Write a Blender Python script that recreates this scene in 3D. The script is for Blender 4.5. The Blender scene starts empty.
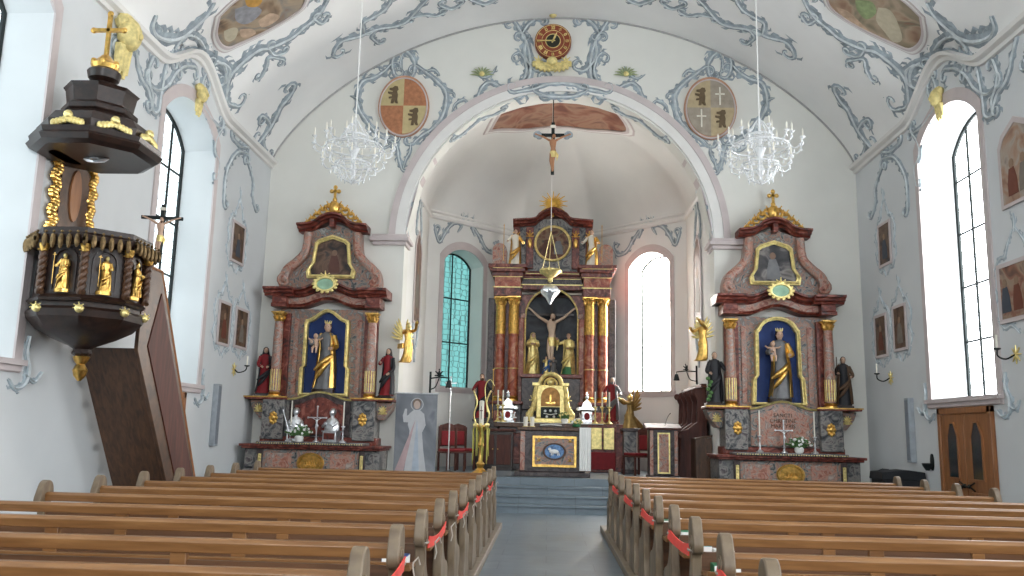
import bpy, bmesh, math, random
from math import sin, cos, pi, sqrt, atan2, radians
from mathutils import Vector, Matrix, noise
random.seed(7)
scene = bpy.context.scene
COL = scene.collection
# ------------------------------------------------------------------ camera
FPX, VX, VY, ROLL, CAMH = 850.0, 548.0, 434.0, 0.015, 1.5
_v = Vector((VX-512, -(VY-288), -FPX)).normalized()
_u = Vector((sin(ROLL), cos(ROLL), 0)); _u = (_u - _v*_u.dot(_v)).normalized()
_r = _v.cross(_u)
# rows: world axes expressed in camera space
W2C = Matrix(((_r.x, _v.x, _u.x), (_r.y, _v.y, _u.y), (_r.z, _v.z, _u.z)))
C2W = W2C.transposed()
cam_d = bpy.data.cameras.new('camera'); cam = bpy.data.objects.new('camera', cam_d); COL.objects.link(cam)
cam.matrix_world = Matrix.Translation((0, 0, CAMH)) @ C2W.to_4x4()
cam_d.sensor_width = 36; cam_d.lens = FPX/1024*36; cam_d.clip_end = 200; cam_d.clip_start = 0.05
scene.camera = cam
# ------------------------------------------------------------------ world, exposure
scene.view_settings.view_transform = 'Standard'
scene.view_settings.look = 'None'
scene.view_settings.gamma = 1
scene.view_settings.use_curve_mapping = False
scene.view_settings.exposure = 1.45
world = bpy.data.worlds.new('daylight'); scene.world = world; world.use_nodes = True
bg = world.node_tree.nodes['Background']; bg.inputs[0].default_value = (0.75, 0.85, 1, 1); bg.inputs[1].default_value = 1.0
DAY_R, DAY_L, DAY_CL, DAY_CR, FILL_W = 5.2, 1.15, .26, 16.0, 16.0   # daylight behind the panes: right, left, chancel left/right; west is added fill

def ray(px, py):
    return C2W @ Vector((px-512, -(py-288), -FPX))
CO = Vector((0, 0, CAMH))
def atY(px, py, Y): d = ray(px, py); return CO + d*(Y/d.y)
def atX(px, py, X): d = ray(px, py); return CO + d*(X/d.x)
def zy(py, Y, px=550): return atY(px, py, Y).z
# ------------------------------------------------------------------ dimensions of the church
XC = 0.15; XL = -6.12; XR = 6.42; HW = 6.27
YA = 17.6; YA2 = 18.1; YBACK = -9.0
ZS = 0.62                         # sanctuary floor
ZV0, ZV1 = 7.22, 10.6
WIN_C = [-6.9, -1.75, 3.4, 8.4, 13.55]; WIN_HW = 1.05
SILL = 2.2; SPR = 6.45; RISE = 0.5
def bump(y):
    s = 0
    for c in WIN_C:
        t = (y-c)/1.45
        if abs(t) < 1: s = max(s, cos(t*pi/2)**2)
    return s
def vz(x, y):
    u = min(1, abs(x-XC)/HW)
    return ZV0 + 0.62*bump(y)*u**10 + (ZV1-ZV0)*(1-u*u)**0.75
def cz(x, y):                      # chancel vault
    dx = abs(x-XC)/1.0
    if y < 20.6: r = dx/3.35
    else: r = max(dx/3.35, (y-20.6)/3.3, (dx+y-20.6)/4.35)
    r = min(1, r)
    return 7.15 + 2.35*(1-r*r)**0.6
# ------------------------------------------------------------------ materials
MATS = {}
def mat(name, build):
    m = MATS.get(name)
    if m is None:
        m = bpy.data.materials.new(name); m.use_nodes = True
        nt = m.node_tree; b = nt.nodes['Principled BSDF']
        build(nt, b); MATS[name] = m
    return m
def _n(nt, t, **k):
    n = nt.nodes.new(t)
    for a, v in k.items():
        if a.startswith('i_'): n.inputs[a[2:].replace('_', ' ')].default_value = v
        else: setattr(n, a, v)
    return n
def L(nt, a, b): nt.links.new(a, b)
def rgba(c): return (c[0], c[1], c[2], 1)
def solid(name, c, rough=0.6, metal=0.0, var=0.12, scale=9.0, bump_=0.0, spec=0.4):
    def f(nt, b):
        tc = _n(nt, 'ShaderNodeTexCoord'); nz = _n(nt, 'ShaderNodeTexNoise')
        nz.inputs['Scale'].default_value = scale; nz.inputs['Detail'].default_value = 3
        L(nt, tc.outputs['Object'], nz.inputs['Vector'])
        r = _n(nt, 'ShaderNodeValToRGB')
        r.color_ramp.elements[0].position = .3; r.color_ramp.elements[1].position = .7
        r.color_ramp.elements[0].color = rgba([v*(1-var) for v in c]); r.color_ramp.elements[1].color = rgba([min(1, v*(1+var)) for v in c])
        L(nt, nz.outputs[0], r.inputs[0]); L(nt, r.outputs[0], b.inputs['Base Color'])
        b.inputs['Roughness'].default_value = rough; b.inputs['Metallic'].default_value = metal
        b.inputs['Specular IOR Level'].default_value = spec
        if bump_:
            bp = _n(nt, 'ShaderNodeBump'); bp.inputs['Strength'].default_value = bump_; bp.inputs['Distance'].default_value = 0.02
            L(nt, nz.outputs[0], bp.inputs['Height']); L(nt, bp.outputs[0], b.inputs['Normal'])
    return mat(name, f)
def marble(name, cols, scale=3.0, rough=0.38, dist=2.5, detail=6):
    def f(nt, b):
        tc = _n(nt, 'ShaderNodeTexCoord'); nz = _n(nt, 'ShaderNodeTexNoise')
        nz.inputs['Scale'].default_value = scale; nz.inputs['Detail'].default_value = detail; nz.inputs['Distortion'].default_value = dist
        nz.inputs['Roughness'].default_value = .6
        L(nt, tc.outputs['Object'], nz.inputs['Vector'])
        r = _n(nt, 'ShaderNodeValToRGB'); cr = r.color_ramp
        k = len(cols)
        cr.elements[0].position = .36; cr.elements[1].position = .64
        cr.elements[0].color = rgba(cols[0]); cr.elements[1].color = rgba(cols[-1])
        for i in range(1, k-1):
            e = cr.elements.new(.36+.28*i/(k-1)); e.color = rgba(cols[i])
        L(nt, nz.outputs[0], r.inputs[0]); L(nt, r.outputs[0], b.inputs['Base Color'])
        b.inputs['Roughness'].default_value = rough
    return mat(name, f)
def wood(name, c1, c2, rough=0.35, sc=(1, 12, 12), bands=2.0):
    def f(nt, b):
        tc = _n(nt, 'ShaderNodeTexCoord'); mp = _n(nt, 'ShaderNodeMapping'); mp.inputs['Scale'].default_value = sc
        nz = _n(nt, 'ShaderNodeTexNoise'); nz.inputs['Scale'].default_value = bands; nz.inputs['Detail'].default_value = 6; nz.inputs['Distortion'].default_value = .6
        L(nt, tc.outputs['Object'], mp.inputs[0]); L(nt, mp.outputs[0], nz.inputs['Vector'])
        r = _n(nt, 'ShaderNodeValToRGB'); r.color_ramp.elements[0].position = .3; r.color_ramp.elements[1].position = .7
        r.color_ramp.elements[0].color = rgba(c1); r.color_ramp.elements[1].color = rgba(c2)
        L(nt, nz.outputs[0], r.inputs[0]); L(nt, r.outputs[0], b.inputs['Base Color'])
        b.inputs['Roughness'].default_value = rough
    return mat(name, f)
def pane_mat(name, col, strength, leads=True, cell=7.0, dark=0.25):
    def f(nt, b):
        tc = _n(nt, 'ShaderNodeTexCoord'); vo = _n(nt, 'ShaderNodeTexVoronoi', feature='DISTANCE_TO_EDGE')
        vo.inputs['Scale'].default_value = cell; vo.inputs['Randomness'].default_value = .35
        L(nt, tc.outputs['Object'], vo.inputs['Vector'])
        nz = _n(nt, 'ShaderNodeTexNoise'); nz.inputs['Scale'].default_value = 2.2
        L(nt, tc.outputs['Object'], nz.inputs['Vector'])
        r = _n(nt, 'ShaderNodeValToRGB'); r.color_ramp.elements[0].position = .02; r.color_ramp.elements[1].position = .09
        d = dark if leads else 1
        r.color_ramp.elements[0].color = rgba([v*d for v in col]); r.color_ramp.elements[1].color = rgba(col)
        L(nt, vo.outputs['Distance'], r.inputs[0])
        mm = _n(nt, 'ShaderNodeMapRange'); mm.inputs['To Min'].default_value = strength*.85; mm.inputs['To Max'].default_value = strength*1.15
        L(nt, nz.outputs[0], mm.inputs[0])
        b.inputs['Base Color'].default_value = (.1, .12, .12, 1); b.inputs['Roughness'].default_value = .3
        L(nt, r.outputs[0], b.inputs['Emission Color']); L(nt, mm.outputs[0], b.inputs['Emission Strength'])
    return mat(name, f)
def painting(name, cols, scale=2.0, seed=0.0):
    def f(nt, b):
        tc = _n(nt, 'ShaderNodeTexCoord'); mp = _n(nt, 'ShaderNodeMapping'); mp.inputs['Location'].default_value = (seed, seed*.7, seed*1.3)
        nz = _n(nt, 'ShaderNodeTexNoise'); nz.inputs['Scale'].default_value = scale; nz.inputs['Detail'].default_value = 2.5; nz.inputs['Distortion'].default_value = 1.2
        L(nt, tc.outputs['Object'], mp.inputs[0]); L(nt, mp.outputs[0], nz.inputs['Vector'])
        r = _n(nt, 'ShaderNodeValToRGB'); cr = r.color_ramp; k = len(cols)
        cr.elements[0].position = .3; cr.elements[1].position = .7
        cr.elements[0].color = rgba(cols[0]); cr.elements[1].color = rgba(cols[-1])
        for i in range(1, k-1): cr.elements.new(.3+.4*i/(k-1)).color = rgba(cols[i])
        L(nt, nz.outputs[0], r.inputs[0]); L(nt, r.outputs[0], b.inputs['Base Color']); b.inputs['Roughness'].default_value = .55
    return mat(name, f)

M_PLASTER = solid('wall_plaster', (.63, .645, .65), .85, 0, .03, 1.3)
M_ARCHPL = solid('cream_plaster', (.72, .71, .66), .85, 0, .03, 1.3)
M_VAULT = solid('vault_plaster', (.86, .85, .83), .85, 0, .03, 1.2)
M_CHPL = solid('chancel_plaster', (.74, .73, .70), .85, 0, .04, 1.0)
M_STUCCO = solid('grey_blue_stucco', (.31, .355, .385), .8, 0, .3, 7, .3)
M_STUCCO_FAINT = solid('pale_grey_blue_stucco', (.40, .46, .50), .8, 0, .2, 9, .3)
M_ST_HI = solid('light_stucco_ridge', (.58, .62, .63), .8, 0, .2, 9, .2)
M_MAUVE = solid('mauve_paint', (.56, .49, .48), .8, 0, .06, 3)
M_WHITE_MOULD = solid('white_moulding', (.76, .74, .71), .8, 0, .03, 3)
M_GOLD = solid('gilding', (.72, .44, .12), .28, .95, .3, 14, .35)
M_GOLD_PALE = solid('pale_gilding', (.80, .66, .28), .42, .75, .25, 14, .3)
M_YELLOW_ST = solid('yellow_gold_stucco', (.72, .60, .26), .6, .2, .25, 14, .3)
M_SILVER = solid('silver_metal', (.72, .73, .75), .28, .9, .2, 12, .2)
M_IRON = solid('black_iron', (.02, .025, .025), .5, .6)
M_BLACK = solid('black_fabric', (.012, .013, .016), .8)
M_RED_MARBLE = marble('red_brown_marble', [(.03, .008, .006), (.13, .02, .012), (.17, .035, .02), (.30, .10, .07)], 3.5)
M_RED_COL = marble('warm_red_marble', [(.16, .025, .012), (.32, .06, .025), (.40, .13, .07), (.5, .24, .14)], 3.0)
M_PINK = marble('pink_marble', [(.22, .07, .05), (.36, .15, .10), (.44, .25, .19), (.22, .16, .14), (.40, .33, .28)], 5)
M_GREYPINK = marble('grey_pink_marble', [(.035, .045, .05), (.24, .23, .21), (.36, .17, .11), (.12, .13, .13), (.33, .33, .30)], 3.4)
M_GREY_MARBLE = marble('grey_marble', [(.02, .022, .028), (.11, .11, .11), (.26, .24, .22), (.07, .055, .06)], 3.2)
M_DARK_MARBLE = marble('dark_brown_marble', [(.008, .005, .006), (.03, .016, .016), (.07, .05, .05), (.025, .015, .01)], 3.2)
M_BLUE = solid('deep_blue_niche', (.010, .030, .13), .7, 0, .25, 4)
M_OAK = wood('honey_oak', (.17, .072, .022), (.29, .14, .05), .36)
M_OAK_D = wood('red_brown_oak_panel', (.07, .030, .012), (.14, .062, .026), .45)
M_OAK_END = wood('grey_weathered_oak', (.12, .082, .05), (.22, .16, .10), .5, (8, 8, 1.5))
M_OAK_FLOOR = wood('light_board', (.15, .115, .08), (.25, .20, .145), .5)
M_DOOR = wood('orange_brown_door_wood', (.20, .075, .025), (.34, .14, .05), .4, (10, 10, 1))
M_DARKWOOD = wood('dark_walnut', (.010, .005, .0035), (.032, .014, .009), .38, (6, 6, 6))
M_BROWNWOOD = wood('brown_walnut', (.045, .022, .013), (.12, .055, .026), .42, (10, 3, 3))
M_REDWOOD = wood('red_mahogany', (.05, .012, .008), (.11, .030, .018), .62, (8, 8, 1))
M_SKIN = solid('pale_flesh', (.55, .36, .26), .55, 0, .05)
M_HAIR = solid('brown_hair', (.06, .03, .015), .7)
M_WHITE = solid('white_cloth', (.78, .77, .74), .7, 0, .04)
M_ROPE = solid('grey_cord', (.36, .32, .27), .8)
M_IVORY = solid('ivory_wax', (.80, .76, .66), .4, 0, .03)
M_REDCLOTH = solid('crimson_cloth', (.22, .012, .016), .7)
M_BLACKROBE = solid('black_robe', (.018, .018, .022), .6)
M_BLUECLOTH = solid('blue_cloth', (.05, .14, .36), .6)
M_GREENCLOTH = solid('green_cloth', (.03, .16, .06), .6)
M_BROWNCLOTH = solid('brown_cloth', (.10, .055, .03), .6)
M_GREYCLOTH = solid('grey_silvery_cloth', (.15, .15, .155), .5, .3)
M_GREEN = solid('leaf_green', (.07, .16, .045), .6, 0, .4, 30)
M_RIBBON = solid('coral_red_ribbon', (.80, .07, .05), .5, 0, .08)

# ------------------------------------------------------------------ mesh building
class MB:
    def __init__(s): s.v = []; s.f = []
    def add(s, vs, fs):
        o = len(s.v); s.v += [tuple(p) for p in vs]; s.f += [tuple(i+o for i in f) for f in fs]; return s
    def xf(s, M, start=0):
        for i in range(start, len(s.v)): s.v[i] = tuple(M @ Vector(s.v[i]))
        return s
    def box(s, x0, x1, y0, y1, z0, z1):
        return s.add([(x0, y0, z0), (x1, y0, z0), (x1, y1, z0), (x0, y1, z0), (x0, y0, z1), (x1, y0, z1), (x1, y1, z1), (x0, y1, z1)],
                     [(0, 3, 2, 1), (4, 5, 6, 7), (0, 1, 5, 4), (1, 2, 6, 5), (2, 3, 7, 6), (3, 0, 4, 7)])
    def prism(s, poly, a, b, axis='y'):
        """poly: 2D outline; extruded from a to b along axis ('y': poly=(x,z); 'x': poly=(y,z); 'z': poly=(x,y))"""
        def P(p, t):
            if axis == 'y': return (p[0], t, p[1])
            if axis == 'x': return (t, p[0], p[1])
            return (p[0], p[1], t)
        n = len(poly)
        vs = [P(p, a) for p in poly]+[P(p, b) for p in poly]
        fs = [tuple(range(n)), tuple(range(2*n-1, n-1, -1))]+[(i, i+n, (i+1) % n+n, (i+1) % n) for i in range(n)]
        return s.add(vs, fs)
    def ring(s, outer, inner, a, b, axis='y'):
        """frame between two outlines with the same point count, with depth"""
        def P(p, t):
            if axis == 'y': return (p[0], t, p[1])
            if axis == 'x': return (t, p[0], p[1])
            return (p[0], p[1], t)
        n = len(outer)
        vs = [P(p, a) for p in outer]+[P(p, a) for p in inner]+[P(p, b) for p in outer]+[P(p, b) for p in inner]
        fs = []
        for i in range(n):
            j = (i+1) % n
            fs += [(i, j, j+n, i+n), (i+2*n, i+3*n, j+3*n, j+2*n), (i, i+2*n, j+2*n, j), (i+n, j+n, j+3*n, i+3*n)]
        return s.add(vs, fs)
    def lathe(s, prof, c=(0, 0, 0), n=16, sx=1, sy=1, amp=0, fold=0, twist=0):
        vs = []; m = len(prof)
        for j, (r, z) in enumerate(prof):
            for i in range(n):
                a = 2*pi*i/n
                rr = r*(1+amp*cos(fold*a+twist*z)) if amp else r
                vs.append((c[0]+rr*cos(a)*sx, c[1]+rr*sin(a)*sy, c[2]+z))
        fs = [(j*n+i, j*n+(i+1) % n, (j+1)*n+(i+1) % n, (j+1)*n+i) for j in range(m-1) for i in range(n)]
        fs += [tuple(range(n-1, -1, -1)), tuple((m-1)*n+i for i in range(n))]
        return s.add(vs, fs)
    def tube(s, pts, r, n=8, cap=True):
        pts = [Vector(p) for p in pts]; m = len(pts)
        rs = r if isinstance(r, (list, tuple)) else [r]*m
        vs = []; up = None
        for k, p in enumerate(pts):
            t = (pts[min(k+1, m-1)]-pts[max(k-1, 0)])
            if t.length < 1e-9: t = Vector((0, 0, 1))
            t.normalize()
            if up is None: up = Vector((0, 0, 1)) if abs(t.z) < .9 else Vector((1, 0, 0))
            a = t.cross(up)
            if a.length < 1e-4: a = t.orthogonal()
            a.normalize(); b = a.cross(t).normalized(); up = b
            for i in range(n):
                th = 2*pi*i/n
                vs.append(p+(a*cos(th)+b*sin(th))*rs[k])
        fs = [(j*n+i, j*n+(i+1) % n, (j+1)*n+(i+1) % n, (j+1)*n+i) for j in range(m-1) for i in range(n)]
        if cap: fs += [tuple(range(n-1, -1, -1)), tuple((m-1)*n+i for i in range(n))]
        return s.add(vs, fs)
    def torus(s, c, R, r, n=24, k=8, M=None, sx=1, sy=1):
        st = len(s.v); vs = []
        for i in range(n):
            a = 2*pi*i/n
            for j in range(k):
                b = 2*pi*j/k
                vs.append(((R+r*cos(b))*cos(a)*sx, (R+r*cos(b))*sin(a)*sy, r*sin(b)))
        if M is not None: vs = [M @ Vector(p) for p in vs]
        vs = [(p[0]+c[0], p[1]+c[1], p[2]+c[2]) for p in vs]
        return s.add(vs, [(i*k+j, ((i+1) % n)*k+j, ((i+1) % n)*k+(j+1) % k, i*k+(j+1) % k) for i in range(n) for j in range(k)])
    def ball(s, c, rx, ry=None, rz=None, n=12, m=8, M=None):
        ry = rx if ry is None else ry; rz = rx if rz is None else rz
        vs = [(0, 0, -rz)]
        for j in range(1, m):
            t = -pi/2+pi*j/m
            for i in range(n): vs.append((rx*cos(t)*cos(2*pi*i/n), ry*cos(t)*sin(2*pi*i/n), rz*sin(t)))
        vs.append((0, 0, rz)); e = len(vs)-1
        if M is not None: vs = [M @ Vector(p) for p in vs]
        vs = [(p[0]+c[0], p[1]+c[1], p[2]+c[2]) for p in vs]
        fs = [(0, 1+(i+1) % n, 1+i) for i in range(n)]
        fs += [(1+j*n+i, 1+j*n+(i+1) % n, 1+(j+1)*n+(i+1) % n, 1+(j+1)*n+i) for j in range(m-2) for i in range(n)]
        fs += [(1+(m-2)*n+i, 1+(m-2)*n+(i+1) % n, e) for i in range(n)]
        return s.add(vs, fs)
    def loft(s, rings, n=28):
        """rings: (z, cx, cy, rx, ry, fold amplitude, folds, phase)"""
        vs = []
        for (z, cx, cy, rx, ry, amp, k, ph) in rings:
            for i in range(n):
                a = 2*pi*i/n; q = 1+amp*(cos(k*a+ph)*.7+cos((k+3)*a+2*ph)*.3)
                vs.append((cx+rx*cos(a)*q, cy+ry*sin(a)*q, z))
        m = len(rings)
        fs = [(j*n+i, j*n+(i+1) % n, (j+1)*n+(i+1) % n, (j+1)*n+i) for j in range(m-1) for i in range(n)]
        fs += [tuple(range(n-1, -1, -1)), tuple((m-1)*n+i for i in range(n))]
        return s.add(vs, fs)
    def sweep(s, path, prof, yb, close=True):
        """moulding along path [(x,z)] in the facade plane; prof [(dz along normal up, y front)] ; back at yb"""
        m = len(path); k = len(prof); vs = []
        for i, (x, z) in enumerate(path):
            for (dz, yf) in prof: vs.append((x, yf, z+dz))
            vs.append((x, yb, z+prof[-1][0])); vs.append((x, yb, z+prof[0][0]))
        q = k+2
        fs = [(i*q+j, i*q+(j+1) % q, (i+1)*q+(j+1) % q, (i+1)*q+j) for i in range(m-1) for j in range(q)]
        fs += [tuple(range(q-1, -1, -1)), tuple((m-1)*q+j for j in range(q))]
        return s.add(vs, fs)
    def build(s, name, m, parent=None, smooth=True, bev=0, label=None, kind=None, cat=None, group=None, ang=38):
        me = bpy.data.meshes.new(name); me.from_pydata(s.v, [], s.f); me.update()
        bm = bmesh.new(); bm.from_mesh(me); bmesh.ops.recalc_face_normals(bm, faces=bm.faces); bm.to_mesh(me); bm.free()
        if smooth:
            me.polygons.foreach_set('use_smooth', [True]*len(me.polygons)); me.set_sharp_from_angle(angle=radians(ang))
        o = bpy.data.objects.new(name, me); COL.objects.link(o); me.materials.append(m)
        if parent is not None: o.parent = parent
        if bev:
            md = o.modifiers.new('edge', 'BEVEL'); md.width = bev; md.segments = 2; md.limit_method = 'ANGLE'; md.angle_limit = radians(40)
        if label: o['label'] = label
        if kind: o['kind'] = kind
        if cat: o['category'] = cat
        if group: o['group'] = group
        return o
def thing(name, label, cat, loc=(0, 0, 0), rz=0, group=None):
    o = bpy.data.objects.new(name, None); COL.objects.link(o); o.empty_display_size = .1
    o.location = loc; o.rotation_euler = (0, 0, rz); o['label'] = label; o['category'] = cat
    if group: o['group'] = group
    return o
KIDS = {}
def dup(root, loc, rz=None, label=None):
    def cp(o, par):
        c = o.copy(); COL.objects.link(c)
        if par is not None: c.parent = par
        for ch in [x for x in bpy.data.objects if x.parent == o]: cp(ch, c)
        return c
    r = cp(root, None); r.location = loc
    if rz is not None: r.rotation_euler = (0, 0, rz)
    if label: r['label'] = label
    return r
def arc(cx, cz, r, a0, a1, n, rz=None):
    rz = r if rz is None else rz
    return [(cx+r*cos(radians(a0+(a1-a0)*i/n)), cz+rz*sin(radians(a0+(a1-a0)*i/n))) for i in range(n+1)]
def oval(cx, cz, rx, rz, n=32): return [(cx+rx*cos(2*pi*i/n), cz+rz*sin(2*pi*i/n)) for i in range(n)]
def catmull(P, k=6):
    P = [Vector(p) for p in P]; Q = []
    P = [2*P[0]-P[1]]+P+[2*P[-1]-P[-2]]
    for i in range(1, len(P)-2):
        a, b, c, d = P[i-1:i+3]
        for j in range(k):
            t = j/k
            Q.append(.5*((2*b)+(-a+c)*t+(2*a-5*b+4*c-d)*t*t+(-a+3*b-3*c+d)*t**3))
    Q.append(P[-2]); return Q
# ------------------------------------------------------------------ the building
def seg(s, c, hw, spr, rise):
    t = min(1, abs(s-c)/hw)*hw
    R = (hw*hw+rise*rise)/(2*rise)
    return spr+sqrt(max(0, R*R-t*t))-(R-rise)
def opening_pts(c, hw, sill, spr, rise, g=0.0, n=14):
    h = hw+g
    P = [(c-h, sill-g), (c+h, sill-g)]
    for i in range(n+1):
        s = c+h-2*h*i/n
        P.append((s, seg(s, c, h, spr, rise*(h/hw))+ (g if rise < hw*.9 else 0)))
    return P
def wall(name, mapf, s0, s1, zb, topf, ops, depth, m, ds=.25, splay=.08):
    vs = []; fs = []
    def q(a, b, c, d):
        o = len(vs); vs.extend([mapf(*a), mapf(*b), mapf(*c), mapf(*d)]); fs.append((o, o+1, o+2, o+3))
    cuts = {s0, s1}
    k = int((s1-s0)/ds)+1
    for i in range(k+1): cuts.add(s0+(s1-s0)*i/k)
    for o in ops:
        for s in list(cuts):
            if o[0]-o[1]-1e-6 < s < o[0]+o[1]+1e-6: cuts.discard(s)
        for i in range(25): cuts.add(o[0]-o[1]*cos(pi*i/24))
    cuts = sorted(cuts)
    for a, b in zip(cuts, cuts[1:]):
        if b-a < 1e-6: continue
        mid = (a+b)/2; hit = None
        for o in ops:
            if abs(mid-o[0]) < o[1]: hit = o
        za, zb2 = topf(a), topf(b)
        if hit is None: q((a, zb, 0), (b, zb, 0), (b, zb2, 0), (a, za, 0))
        else:
            c, hw, sill, spr, rise = hit
            if sill > zb+.001: q((a, zb, 0), (b, zb, 0), (b, sill, 0), (a, sill, 0))
            q((a, seg(a, c, hw, spr, rise), 0), (b, seg(b, c, hw, spr, rise), 0), (b, zb2, 0), (a, za, 0))
    for (c, hw, sill, spr, rise) in ops:
        P = opening_pts(c, hw, sill, spr, rise, 0, 24); n = len(P)
        f = 1-splay
        for i in range(n):
            if sill <= zb+.001 and i == 0: continue
            (a, za), (b, zb2) = P[i], P[(i+1) % n]
            zc_ = (sill+spr)/2
            q((a, za, 0), (b, zb2, 0), (c+(b-c)*f, zc_+(zb2-zc_)*(1-splay*.3), depth), (c+(a-c)*f, zc_+(za-zc_)*(1-splay*.3), depth))
    me = MB(); me.v = [tuple(v) for v in vs]; me.f = fs
    o = me.build(name, m, smooth=False, kind='structure')
    return o
mapL = lambda s, z, d: (XL-d, s, z)
mapR = lambda s, z, d: (XR+d, s, z)
nave_ops = [(c, WIN_HW, SILL, SPR, RISE) for c in WIN_C]
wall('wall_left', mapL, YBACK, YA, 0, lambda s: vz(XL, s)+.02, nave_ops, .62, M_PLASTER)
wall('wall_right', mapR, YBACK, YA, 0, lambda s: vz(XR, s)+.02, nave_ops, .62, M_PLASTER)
ARC_R = 3.27; ARC_S = 5.55
ARCH = (XC, ARC_R, 0, ARC_S, ARC_R)
wall('wall_chancel_arch', lambda s, z, d: (s, YA+d, z), XL, XR, 0, lambda s: vz(s, YA)+.02, [ARCH], YA2-YA, M_ARCHPL, splay=0.0)
wall('wall_back', lambda s, z, d: (s, YBACK-d, z), XL, XR, 0, lambda s: vz(s, YBACK)+.02, [(XC, 1.5, 4.6, 7.4, 1.2)], .5, M_PLASTER)
# nave vault
def vault():
    m = MB(); ny = 108; nx = 60; vs = []
    for j in range(ny+1):
        y = YBACK+(YA-YBACK)*j/ny
        for i in range(nx+1):
            x = XC-HW*cos(pi*i/nx); vs.append((x, y, vz(x, y)))
    fs = [(j*(nx+1)+i, j*(nx+1)+i+1, (j+1)*(nx+1)+i+1, (j+1)*(nx+1)+i) for j in range(ny) for i in range(nx)]
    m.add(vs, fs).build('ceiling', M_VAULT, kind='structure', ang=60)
vault()
# cornice following the wall tops over the windows
def cornice(sgn, name):
    X = XL if sgn < 0 else XR; m = MB(); vs = []; n = 150
    prof = [(0, -.16), (.05, -.15), (.06, -.09), (.13, -.06), (.15, .0), (.0, .03)]
    for i in range(n+1):
        y = YBACK+(YA-YBACK)*i/n; z = vz(X, y)
        for (d, dz) in prof: vs.append((X-sgn*d, y, z+dz))
    k = len(prof)
    fs = [(i*k+j, i*k+(j+1) % k, (i+1)*k+(j+1) % k, (i+1)*k+j) for i in range(n) for j in range(k)]
    m.add(vs, fs).build(name, M_WHITE_MOULD, kind='structure')
cornice(-1, 'trim_1'); cornice(1, 'trim_2')
# edge line where the vault meets the arch wall
m = MB(); m.tube([(x, YA-.02, vz(x, YA)-.015) for x in [XC-HW*cos(pi*i/80) for i in range(81)]], .022, 6)
m.build('trim_3', solid('grey_line', (.40, .39, .38), .8), kind='structure')
# arch mouldings: mauve outer roll, white bands
def arch_ring(name, r0, r1, y0, y1, mt):
    o = [(XC-r1, ZS), (XC-r1, ARC_S)]+[(XC-r1*cos(a), ARC_S+r1*sin(a)) for a in [pi*i/64 for i in range(1, 64)]]+[(XC+r1, ARC_S), (XC+r1, ZS)]
    n = [(XC-r0, ZS), (XC-r0, ARC_S)]+[(XC-r0*cos(a), ARC_S+r0*sin(a)) for a in [pi*i/64 for i in range(1, 64)]]+[(XC+r0, ARC_S), (XC+r0, ZS)]
    m = MB(); k = len(o); vs = [(p[0], y0, p[1]) for p in o]+[(p[0], y0, p[1]) for p in n]+[(p[0], y1, p[1]) for p in o]+[(p[0], y1, p[1]) for p in n]
    fs = []
    for i in range(k-1): fs += [(i, i+1, i+1+k, i+k), (i, i+2*k, i+1+2*k, i+1), (i+k, i+1+k, i+1+3*k, i+3*k)]
    m.add(vs, fs).build(name, mt, kind='structure')
def arch_only(name, r0, r1, y0, y1, mt):
    m = MB(); k = 73; vs = []
    for r, y in ((r1, y1), (r1, y0), (r0, y0), (r0, y1)):
        vs += [(XC-r*cos(pi*i/72), y, ARC_S+.05+r*sin(pi*i/72)) for i in range(k)]
    fs = [(q*k+i, q*k+i+1, (q+1)*k+i+1, (q+1)*k+i) for q in range(3) for i in range(k-1)]
    m.add(vs, fs).build(name, mt, kind='structure')
arch_only('trim_4', ARC_R+.20, ARC_R+.34, YA-.07, YA, M_MAUVE)
arch_only('trim_5', ARC_R-.0, ARC_R+.20, YA-.05, YA, M_WHITE_MOULD)
arch_only('trim_6', ARC_R-.03, ARC_R+.0, YA+.10, YA2-.04, M_MAUVE)
# imposts
for i, sg in enumerate((-1, 1)):
    x0 = XC+sg*ARC_R; m = MB()
    for (dz0, dz1, e) in ((-.16, -.08, .05), (-.08, .0, .11), (.0, .07, .07)):
        a, b = sorted((x0-sg*e, x0+sg*(.62+e)))
        m.box(a, b, YA-e-.03, YA2+.01, ARC_S+dz0, ARC_S+dz1)
    m.build('trim_%d' % (7+i), M_MAUVE, kind='structure', bev=.012)
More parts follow.
